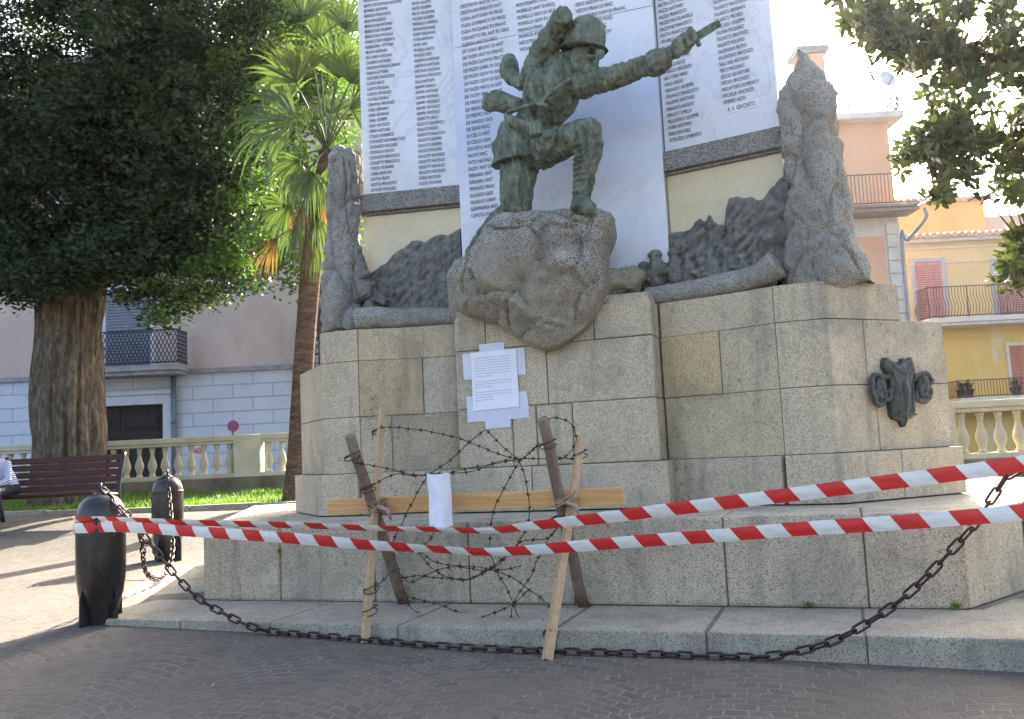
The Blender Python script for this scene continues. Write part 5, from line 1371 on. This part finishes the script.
for k in range(7): tube(bm, [(-.1 + k * .15, -.3, h - .1), (-.1 + k * .15, .3, h - .1)], .008, 4)
obj('antenna_mast', bm, ZINC, AN)
AC = thing('air_conditioner', 'grey round-topped appliance on the terrace below the dish', 'appliance', (ox(868), YO - .2, zt_)) if False else None

# --- right: yellow building
YY = 36.0
yx = lambda px, py=300: at(px, py, YY).x
yz = lambda px, py: at(px, py, YY).z
YBD = thing('yellow_house', 'ochre yellow two-storey house with red shutters behind the right balustrade', 'house', (0, YY, 0))
xa, xb = yx(896), yx(1400); ze = yz(960, 236)
b1z, b2z = yz(965, 320), yz(985, 398)
bm = bmesh.new(); box(bm, xa, xb, 0, 9, b1z, ze - .12); obj('upper_wall', bm, YWL, YBD)
bm = bmesh.new(); box(bm, xa, xb, .05, 9, 0, b1z - .001); obj('lower_wall', bm, wallmat('golden_plaster', (.74, .52, .15), stain=(.74, .68, .56), sa=.6), YBD)
bm = bmesh.new(); box(bm, xa, xb, -.06, .02, yz(960, 247) - .04, yz(960, 247) + .04); box(bm, xa, xb, -.35, .02, ze - .25, ze - .121, None, .03); box(bm, xa, xb, -.05, .02, yz(960, 262) - .03, yz(960, 262)); obj('eaves_moulding', bm, WHP, YBD)
TILE = flat('clay_roof_tile', (.52, .38, .29), .9, var=.3, sc=5)
bm = bmesh.new(); n = int((xb - xa) / .28)
box(bm, xa, xb, -.40, 2.0, ze - .12, ze - .08)
for i in range(n): tube(bm, [(xa + (i + .5) * .28, -.5, ze - .02), (xa + (i + .5) * .28, 2.0, ze + .28)], .11, 8)
obj('roof', bm, TILE, YBD)
DRED = flat('dusty_red_shutter', (.56, .27, .25), .7, var=.12)
for pa, pb_ in ((917, 944), (997, 1026), (1080, 1108)):
    window(YBD, yx(pa), yx(pb_), b1z + .05, yz((pa + pb_) / 2, 262), frame=flat('grey_jamb', (.42, .43, .46), .8), pane=GLASS, shutter=DRED, fw=.16, y=0)
for pa, pb_ in ((1010, 1036), (905, 930)):
    window(YBD, yx(pa, 360), yx(pb_, 360), b2z + .05, yz((pa + pb_) / 2, 345), frame=WHP, pane=GLASS, shutter=flat('brick_red_shutter', (.50, .20, .12), .7), fw=.12, y=.05)
balcony(YBD, yx(915), yx(1300), b1z, 1.1, yz(965, 290) - b1z, False, WHP, .2, 0, flat('dark_brown_railing', (.11, .07, .06), .6), belly=.14)
balcony(YBD, yx(946, 390), yx(1300), b2z, 1.1, yz(985, 381) - b2z, False, WHP, .45, 0, flat('rust_brown_railing', (.20, .10, .07), .6))
# orange house behind
OH = thing('orange_house', 'orange plastered house rising behind the yellow house roof', 'house', (0, YY + 6, 0))
kx = lambda px, py=215: at(px, py, YY + 6).x
bm = bmesh.new(); box(bm, kx(880), kx(985), 0, 6, 0, at(950, 203, YY + 6).z); obj('wall', bm, ORW, OH)
bm = bmesh.new(); box(bm, kx(985) + .01, kx(1300), .3, 6, 0, at(1000, 214, YY + 6).z); obj('side_wing', bm, wallmat('pale_rose_plaster', (.60, .48, .40)), OH)
bm = bmesh.new(); zz = at(950, 203, YY + 6).z; n = int((kx(1000) - kx(880)) / .3)
box(bm, kx(880) - .2, kx(986), -.4, 6, zz + .001, zz + .06)
for i in range(n): tube(bm, [(kx(880) - .2 + (i + .5) * .3, -.5, zz + .10), (kx(880) - .2 + (i + .5) * .3, 6, zz + .35)], .11, 8)
obj('roof', bm, TILE, OH)
# potted plants on the lower balcony
POT = flat('terracotta_pot', (.06, .05, .05), .8)
for i, (px, lb) in enumerate(((950, 'dark potted plant at the left end of the lower balcony'), (957, 'potted spiky plant beside the corner pot on the lower balcony'), (1003, 'potted plant near the middle of the lower balcony railing'))):
    p = Vector((yx(px, 385), YY - .88, b2z)); t = thing('potted_plant', lb, 'plant', p, 0, 'potted plants on the yellow balcony')
    bm = bmesh.new(); lathe(bm, [(.14, 0), (.20, .32), (.22, .34), (.18, .33)], 14); obj('pot', bm, POT, t, True)
    bm = bmesh.new()
    for k in range(34):
        a = random.uniform(0, 6.28); e = random.uniform(.3, 1.3); L_f = random.uniform(.3, .55)
        dv = Vector((math.cos(a) * math.cos(e), math.sin(a) * math.cos(e), math.sin(e))); s = dv.cross(Vector((0, 0, 1))).normalized() * .03
        b_ = Vector((0, 0, .32)); V = [bm.verts.new(q) for q in (b_ - s, b_ + dv * L_f * .6 - s * 1.2, b_ + dv * L_f - Vector((0, 0, .05)), b_ + dv * L_f * .6 + s * 1.2, b_ + s)]; bm.faces.new(V)
    obj('foliage', bm, LEAFD, t)

# ================================================================== trees
def leaves(name, C, L, Wd, mat, parent, up=.25, outward=None, droop=0.0):
    """one small folded leaf face at each centre C (n,3)"""
    n = len(C); A = rng.normal(size=(n, 3)); A[:, 2] = A[:, 2] * .6 - droop; A /= np.linalg.norm(A, axis=1)[:, None]
    B = rng.normal(size=(n, 3)); B[:, 2] += up; B = np.cross(A, B); B /= np.linalg.norm(B, axis=1)[:, None] + 1e-9
    Ls = (L * rng.uniform(.6, 1.3, n))[:, None]; Ws = (Wd * rng.uniform(.7, 1.2, n))[:, None]
    co = np.stack([C - A * Ls * .5, C + B * Ws * .5 - A * Ls * .05, C + A * Ls * .5, C - B * Ws * .5 - A * Ls * .05], 1).reshape(-1, 3)
    me = bpy.data.meshes.new(name); me.vertices.add(4 * n); me.vertices.foreach_set('co', co.ravel())
    me.loops.add(4 * n); me.polygons.add(n); me.loops.foreach_set('vertex_index', np.arange(4 * n)); me.polygons.foreach_set('loop_start', np.arange(0, 4 * n, 4))
    me.update(calc_edges=True); return link(name, me, mat, parent)
def clumps(centers, per, r, flatz=.7):
    C = np.repeat(centers, per, 0); n = len(C); g_ = rng.normal(size=(n, 3)) * r * .55; g_[:, 2] *= flatz
    return C + g_
def inell(n, c, r, hollow=.0):
    P_ = rng.normal(size=(n, 3)); P_ /= np.linalg.norm(P_, axis=1)[:, None]; k = (hollow + (1 - hollow) * rng.random(n)) ** (1 / 2.2)
    return np.array(c) + P_ * k[:, None] * np.array(r)
# --- the old tree at left
TY = 16.3
tx = lambda px, Y=TY: (px - 512) / 900 * Y
tb = Vector((tx(64), TY, bedz(tx(64), TY) - .05))
TR1 = thing('old_tree', 'huge old tree with furrowed trunk and dense dark crown at left', 'tree', tb)
def trunk(parent, base, pts, rads, mat, seg=28, name='trunk', furrow=.05, flare=0):
    bm = bmesh.new(); P_ = spline(pts, 18); n = len(P_); rr = np.interp(np.linspace(0, 1, n), np.linspace(0, 1, len(rads)), rads)
    rings = tube(bm, P_, list(rr), seg)
    for i, ring in enumerate(rings):
        c = P_[i]
        for k, v in enumerate(ring):
            d_ = v.co - c; a = math.atan2(d_.y, d_.x)
            f = furrow * (abs(noise.noise(Vector((math.cos(a) * 2.2, math.sin(a) * 2.2, c.z * .35)))) * 2 - .5) + furrow * .6 * noise.noise(Vector((math.cos(a) * 6, math.sin(a) * 6, c.z * .8))) - furrow * .55 * abs(noise.noise(Vector((math.cos(a) * 9, math.sin(a) * 9, c.z * 1.1 + 4))))
            v.co = c + d_ * (1 + f * 1.6)
    return obj(name, bm, mat, parent, True)
zr = lambda py, px=64: at(px, py, TY).z - tb.z
trunk(TR1, tb, [(0, 0, -.1), (.0, 0, .25), (.02, 0, 1.0), (.0, .05, 2.4), (.0, .1, 3.8), (.0, .3, 4.8), (.0, .5, 5.6)], [.70, .62, .56, .53, .53, .45, .2], BARK, 180, furrow=.13)
cen = []
for (px, py, rx, ry, rz, n, dy) in ((60, 60, 4.2, 3.8, 3.6, 640, .3), (60, 170, 3.3, 2.8, 2.0, 380, .2), (185, 130, 1.9, 2.0, 2.6, 260, 0), (200, 20, 2.0, 2.0, 2.4, 220, 0), (-20, 40, 3.0, 2.5, 3.2, 300, 0), (215, 215, .95, 1.3, 1.15, 90, -.3), (170, 245, .9, 1.0, .6, 44, -.6), (105, 262, .8, 1.0, .5, 40, -1.0), (60, 268, .9, .8, .4, 44, -1.2), (10, 255, .9, 1.1, .65, 50, -.6), (225, 255, .42, .5, .42, 12, -.3), (60, -120, 3.6, 3.4, 2.6, 200, .3), (-90, 180, 2.4, 2.4, 2.2, 120, 0)):
    c = at(px, py, TY + dy); cen.append(inell(n, (c.x, c.y, c.z), (rx, ry, rz), .25))
# hanging sprigs
for px, py, n in ((155, 288, 3), (168, 306, 2), (180, 296, 2), (160, 322, 1), (20, 296, 5), (140, 290, 4), (205, 296, 4), (245, 285, 3)):
    c = at(px, py, TY - .8); cen.append(inell(n, (c.x, c.y, c.z), (.2, .25, .16)))
cen = np.concatenate(cen)
LC = clumps(cen, 120, .37, .5); LC -= np.array(tb)
sp = []
for px, py, n in ((200, 262, 7), (222, 250, 8), (240, 262, 6), (190, 285, 5), (248, 240, 6), (170, 300, 3), (165, 318, 2), (235, 205, 6), (252, 180, 7), (205, 300, 3), (250, 120, 6), (225, 60, 5), (140, 292, 3)):
    c = at(px, py, TY - 1.2); sp.append(inell(n, (c.x, c.y, c.z), (.35, .3, .22)))
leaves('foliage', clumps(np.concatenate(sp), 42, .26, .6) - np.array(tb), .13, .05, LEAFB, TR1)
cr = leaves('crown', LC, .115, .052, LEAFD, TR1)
bm = bmesh.new()
for k in range(16):
    a = random.uniform(0, 6.28); h0 = random.uniform(4.6, 6); e = Vector((math.cos(a) * random.uniform(1.8, 3.6), math.sin(a) * random.uniform(1.5, 3.2), h0 + random.uniform(1.0, 3.5)))
    e.y = abs(e.y) * .6 + .3; tube(bm, spline([(0, .4, h0 - .6), (e.x * .4, e.y * .4 + .3, h0 + .3), tuple(e)], 5), list(np.linspace(.14, .03, 11)), 8)
obj('limb', bm, BARK, TR1, True)
# --- bright leafy tree behind the palm
Y2 = 20.5
b_ = Vector((tx(322, Y2), Y2, .6)); TR2 = thing('leafy_tree', 'bright green sunlit tree behind the palm', 'tree', b_)
trunk(TR2, b_, [(0, 0, -.1), (.05, 0, 2.5), (-.1, 0, 5), (-.3, 0, 8)], [.16, .14, .11, .05], BARK, 16)
cen = []
for (px, py, rx, ry, rz, n) in ((278, 60, 1.25, 1.4, 2.2, 260), (275, 170, .95, 1.0, 1.3, 100), (300, 250, .8, .9, 1.1, 30), (255, 250, .5, .6, .9, 22), (310, 40, .9, 1.2, 1.6, 60), (335, 110, .6, 1.0, 1.2, 34), (345, 30, .6, .9, 1.2, 26), (340, 220, .5, .6, 1.0, 22), (275, -70, 1.5, 1.5, 2.0, 90)):
    c = at(px, py, Y2); cen.append(inell(n, (c.x, c.y, c.z), (rx, ry, rz), .2))
LC = clumps(np.concatenate(cen), 46, .38) - np.array(b_)
leaves('crown', LC, .14, .075, LEAFB, TR2)
# --- fan palm
YP = 15.4
pm = [at(px, py, YP) for px, py in ((296, 506), (298, 470), (300, 430), (303, 380), (307, 320), (312, 260), (319, 205), (327, 150))]
pm[0].z = bedz(pm[0].x, YP) - .08
PA = thing('fan_palm', 'tall fan palm with shaggy drooping fronds behind the left rock pillar', 'palm', pm[0])
lp = [p - pm[0] for p in pm]
trunk(PA, None, lp, [.25, .205, .18, .17, .17, .175, .16, .12], PBARK, 22, furrow=.03)
top_ = lp[-1]
def frond(base, hub, fdir, size, mat, limp, face, name='frond', nseg=26, spread=1.25, wf=.62):
    bm = bmesh.new(); c = Vector(base); hub = Vector(hub); mid = c.lerp(hub, .55) + Vector((0, 0, .10 * (hub - c).length))
    pts = spline([c, mid, hub], 5); tube(bm, pts, list(np.linspace(.022, .011, len(pts))), 6)
    fd = Vector(fdir).normalized(); nrm = Vector(face); nrm = (nrm - fd * nrm.dot(fd)).normalized(); side = fd.cross(nrm)
    for k in range(nseg):
        a = (k / (nseg - 1) - .5) * 2 * spread; dd = (fd * math.cos(a) + side * math.sin(a) + nrm * random.uniform(-.10, .10)).normalized()
        wv = dd.cross(nrm).normalized() * (size * spread / nseg * wf); L_f = size * random.uniform(.85, 1.12) * (1 - .15 * abs(a) / spread); lk = limp * random.uniform(.55, 1.25)
        prev = None; m_ = 9; p = hub.copy(); dcur = dd.copy()
        for j in range(m_ + 1):
            t = j / m_
            if j:
                pull = lk * max(0, t - .38) * 2.2
                dcur = (dcur + Vector((0, 0, -1)) * pull * .55).normalized(); p = p + dcur * (L_f / m_)
            ww = wv * (.22 + .78 * min(1, t * 2.2)) * (1 if t < .5 else max(.05, (1 - t) / .5))
            z_ = nrm * ((.010 if k % 2 else -.010) * (1 - t))
            cur = (bm.verts.new(p - ww + z_), bm.verts.new(p + ww - z_))
            if prev: bm.faces.new((prev[0], cur[0], cur[1], prev[1]))
            prev = cur
    return obj(name, bm, mat, PA)
def tp(px, py, Y): return at(px, py, Y) - pm[0]
# base pixel of hub, depth, direction (right, away, up), size, limpness, facing
for (h, Y, fd, size, limp, face) in (
    ((297, 121), 14.9, (-1, -.1, .12), 1.2, .8, (0, -1, .35)), ((338, 78), 15.3, (.25, .1, 1), 1.0, .25, (0, -1, .1)), ((303, 22), 15.6, (-.3, .1, 1), .95, .5, (0, -1, .2)),
    ((350, 108), 15.2, (.7, -.1, .1), .85, 1.2, (.2, -1, .3)), ((318, 40), 15.9, (-.1, .3, 1), 1.0, .4, (0, -1, 0)), ((282, 70), 15.9, (-.9, .2, .5), .9, .9, (0, -1, .4)), ((345, 30), 15.8, (.5, .2, 1), .9, .5, (0, -1, 0)),
    ((300, 160), 15.0, (-.8, -.2, -.5), .75, 1.3, (0, -1, .5)), ((312, 172), 14.9, (-.2, -.4, -1), .7, 1.4, (0, -1, 0)), ((336, 158), 15.0, (.5, -.3, -.6), .7, 1.4, (0, -1, .4)), ((288, 205), 15.4, (-.9, 0, -.45), .72, .8, (0, -1, .3)), ((330, 120), 16.2, (.1, .8, .6), .9, .8, (0, -1, .9)), ((318, 120), 14.6, (-.1, -1, .1), .7, 1.3, (0, .1, 1))):
    frond(top_, tp(*h, Y), fd, size * 1.4, PALMG, limp * 1.5 + .15, face, nseg=32, wf=.5)
for k in range(5):
    a = k * 1.3 + .3; dv = Vector((math.cos(a), math.sin(a), 1.3)); frond(top_, top_ + dv * .75, dv, 1.0, PALMG, .5, (0, -1, .1))
for k, (px, py) in enumerate(((303, 205), (316, 215), (324, 200), (296, 225), (306, 235), (318, 240))):
    b0 = tp(px + 8, py - 30, 15.35); frond(b0, tp(px, py, 15.0 + .1 * (k % 3)), (random.uniform(-.3, .2), -.2, -1), .8, PALMD if k % 2 == 0 else PALMG, 1.0, (0, -1, .1), nseg=12, spread=.5, wf=.45)
frond(tp(310, 225, 15.3), tp(277, 238, 15.1), (-.7, -.1, -.8), .8, PALMD, .9, (0, -1, .2), nseg=18, spread=.7)
# yellow hanging fruit stalks
# --- magnolia at right
YM = 10.8
mb = Vector(((1215 - 512) / 900 * YM, YM, ground(8, YM)))
MG = thing('magnolia_tree', 'large glossy-leaved tree overhanging from the right, against the bright sky', 'tree', mb)
trunk(MG, mb, [(0, 0, -.1), (-.05, 0, 1.5), (-.1, .1, 3.2), (0, .2, 6), (.1, .2, 8.5)], [.32, .26, .24, .16, .05], BARK, 24)
twigs = []
ends = [(840, 10), (852, 25), (866, 38), (858, 8), (884, 48), (905, 62), (930, 60), (900, 30), (940, 30), (970, 15), (990, 50), (1010, 20), (955, 85), (930, 95), (942, 140), (915, 148), (928, 128), (955, 155), (950, 115), (985, 100), (1005, 80), (1020, 110), (990, 140), (1010, 155), (975, 170), (950, 178), (1000, 180), (1018, 190), (980, 70), (1015, 55), (950, 10), (910, 10), (880, 15), (1008, 268), (1022, 245), (1016, 280), (1030, 260), (1035, 130), (1040, 60), (936, 196), (1030, 180), (970, 135), (895, 45), (872, 20), (925, 40), (955, 55), (1000, 5), (1035, 20), (1060, 100), (1060, 190), (1080, 40), (1075, 150), (906, 158), (962, 120)]
bmT = bmesh.new(); cen = []
limbs = [[(0, .1, 3.0), at(1120, 120, YM - .2) - mb, at(1000, 60, YM - .4) - mb, at(900, 20, YM - .5) - mb], [(0, .1, 2.6), at(1120, 210, YM + .1) - mb, at(1010, 140, YM + .2) - mb, at(930, 140, YM + .1) - mb], [(0, .1, 4.5), at(1130, -20, YM) - mb, at(1000, -60, YM + .4) - mb, at(900, -40, YM + .3) - mb], [(0, 0, 2.4), at(1130, 300, YM - .3) - mb, at(1040, 265, YM - .4) - mb]]
node = []
for l_ in limbs:
    q = spline([Vector(x) for x in l_], 8); tube(bmT, q, list(np.linspace(.09, .018, len(q))), 8); node += q[6:]
for (px, py) in ends:
    for rep in range(8):
        e = at(px + random.gauss(0, 8), py + random.gauss(0, 7), YM + random.uniform(-1.1, 1.1)) - mb
        s = min(node, key=lambda n_: (n_ - e).length); m_ = s.lerp(e, .5) + Vector((random.uniform(-.1, .1), random.uniform(-.1, .1), random.uniform(-.05, .15)))
        q = spline([s, m_, e], 5); tube(bmT, q, list(np.linspace(.016, .006, len(q))), 5)
        cen.append(e)
        if (e - s).length > .6: cen.append(m_)
# crown beyond the frame (seen only as shade)
for k in range(110):
    p = inell(1, (mb.x, mb.y + .3, 6.3), (2.6, 2.8, 2.6), .3)[0]; cen.append(Vector(p) - mb)
for k in range(35):
    p = inell(1, (mb.x - 2.3, mb.y + .6, 7.6), (2.2, 1.6, 1.1), .3)[0]; cen.append(Vector(p) - mb)
obj('branch', bmT, BARK, MG, True)
# rosettes of glossy leaves
co, fa = [], []
for e in cen:
    axis = Vector((random.gauss(0, .6), random.gauss(0, .6), random.uniform(.2, 1))).normalized(); o1 = axis.orthogonal().normalized()
    for k in range(random.randint(9, 14)):
        a = k * 2.4 + random.uniform(-.3, .3); el = random.uniform(-.5, .9); r_ = Matrix.Rotation(a, 3, axis) @ o1
        dv = (r_ * math.cos(el) + axis * math.sin(el)).normalized(); L_f = random.uniform(.10, .17); s = dv.cross(axis); s = s.normalized() * L_f * .21 if s.length > .01 else o1 * .03
        b0 = e + dv * .015 - axis * random.uniform(0, .10); nrm = s.cross(dv).normalized() * L_f * .06
        i0 = len(co); co += [b0, b0 + dv * L_f * .35 + s + nrm, b0 + dv * L_f * .75 + s * .85 + nrm, b0 + dv * L_f, b0 + dv * L_f * .75 - s * .85 + nrm, b0 + dv * L_f * .35 - s + nrm, b0 + dv * L_f * .55]
        fa += [(i0, i0 + 1, i0 + 2, i0 + 6), (i0 + 2, i0 + 3, i0 + 4, i0 + 6), (i0 + 4, i0 + 5, i0, i0 + 6)]
me = bpy.data.meshes.new('crown'); me.from_pydata([tuple(c) for c in co], [], fa); link('crown', me, LEAFM, MG, True)

# ================================================================== fallen leaves and crumbs on the paving
X = np.concatenate([rng.uniform(-6, 4, 110), rng.uniform(-8, -2.5, 90), rng.uniform(-2.8, 2.6, 160)]); Yv = np.concatenate([rng.uniform(3.2, 6.5, 110), rng.uniform(6.5, 14, 90), rng.uniform(5.0, 7.4, 160)])
C = []
for a_, b2_ in zip(X, Yv):
    uu, vv, _ = uvz((a_, b2_, 0))
    if -.6 < uu < 6.5 and -.9 < vv < 4: continue
    C.append((a_, b2_, ground(a_, b2_) + .008))
C = np.array(C); n = len(C); A = rng.uniform(0, 6.28, n); L_ = rng.uniform(.006, .022, n); co = []
for c, a_, l_ in zip(C, A, L_):
    d_ = np.array([math.cos(a_), math.sin(a_), rng.uniform(-.1, .2)]) * l_; e_ = np.array([-math.sin(a_), math.cos(a_), rng.uniform(-.2, .3)]) * l_ * .45
    co += [c - d_, c + e_, c + d_, c - e_]
me = bpy.data.meshes.new('litter'); me.from_pydata([tuple(q) for q in co], [], [(4 * i, 4 * i + 1, 4 * i + 2, 4 * i + 3) for i in range(n)])
lt = link('fallen_leaves', me, leafm('dry_leaf', (.10, .075, .04), (.34, .29, .20), .1)); lt['kind'] = 'stuff'; lt['label'] = 'dry fallen leaves and crumbs scattered on the paving'
# ================================================================== small weeds on the stones
def weed(p, label, n, h, spread=1.0):
    bm = bmesh.new()
    for k in range(n):
        a = random.uniform(0, 6.28); e = random.uniform(.5, 1.4); dv = Vector((math.cos(a) * math.cos(e) * spread, math.sin(a) * math.cos(e) * spread, math.sin(e))); L_f = h * random.uniform(.5, 1)
        s = dv.cross(Vector((0, 0, 1))).normalized() * L_f * .12; b0 = Vector((random.gauss(0, h * .2), random.gauss(0, h * .12), 0))
        V = [bm.verts.new(q) for q in (b0 - s * .3, b0 + dv * L_f * .6 - s, b0 + dv * L_f, b0 + dv * L_f * .6 + s, b0 + s * .3)]; bm.faces.new(V)
    o = obj('weed', bm, GRASS, None); o.location = p; return tag(o, label, 'weed')
weed(wld(onv(634, 278, 1.5)), 'green leafy weed growing beside the boulder by the marble slab', 30, .14, 1.5)
weed(cpx(808, 607, -.02), 'small tuft of weed at the foot of the plinth front', 16, .06)
weed(cpx(957, 609, -.02), 'small moss tuft at the right corner of the plinth', 16, .06)
weed(Vector(wld((.76, -.012, .38))), 'tiny weed growing in the joint of the left plinth stones', 14, .06)

bm = bmesh.new(); box(bm, -70, 75, -12, 75, -6, 22)  # scattering volume added to imitate lens glare towards the sun
hz = obj('glare_veil', bm, None); hz['kind'] = 'stuff'; hz['label'] = 'thin bright veil of air added to imitate lens glare'
hm = bpy.data.materials.new('glare_veil_air'); hm.use_nodes = True; t = hm.node_tree; t.nodes.remove(t.nodes['Principled BSDF'])
pv = t.nodes.new('ShaderNodeVolumePrincipled'); pv.inputs['Color'].default_value = (.95, .96, 1, 1); pv.inputs['Density'].default_value = .0002; pv.inputs["Anisotropy"].default_value = .78
t.links.new(pv.outputs[0], t.nodes['Material Output'].inputs['Volume']); hz.data.materials.append(hm)
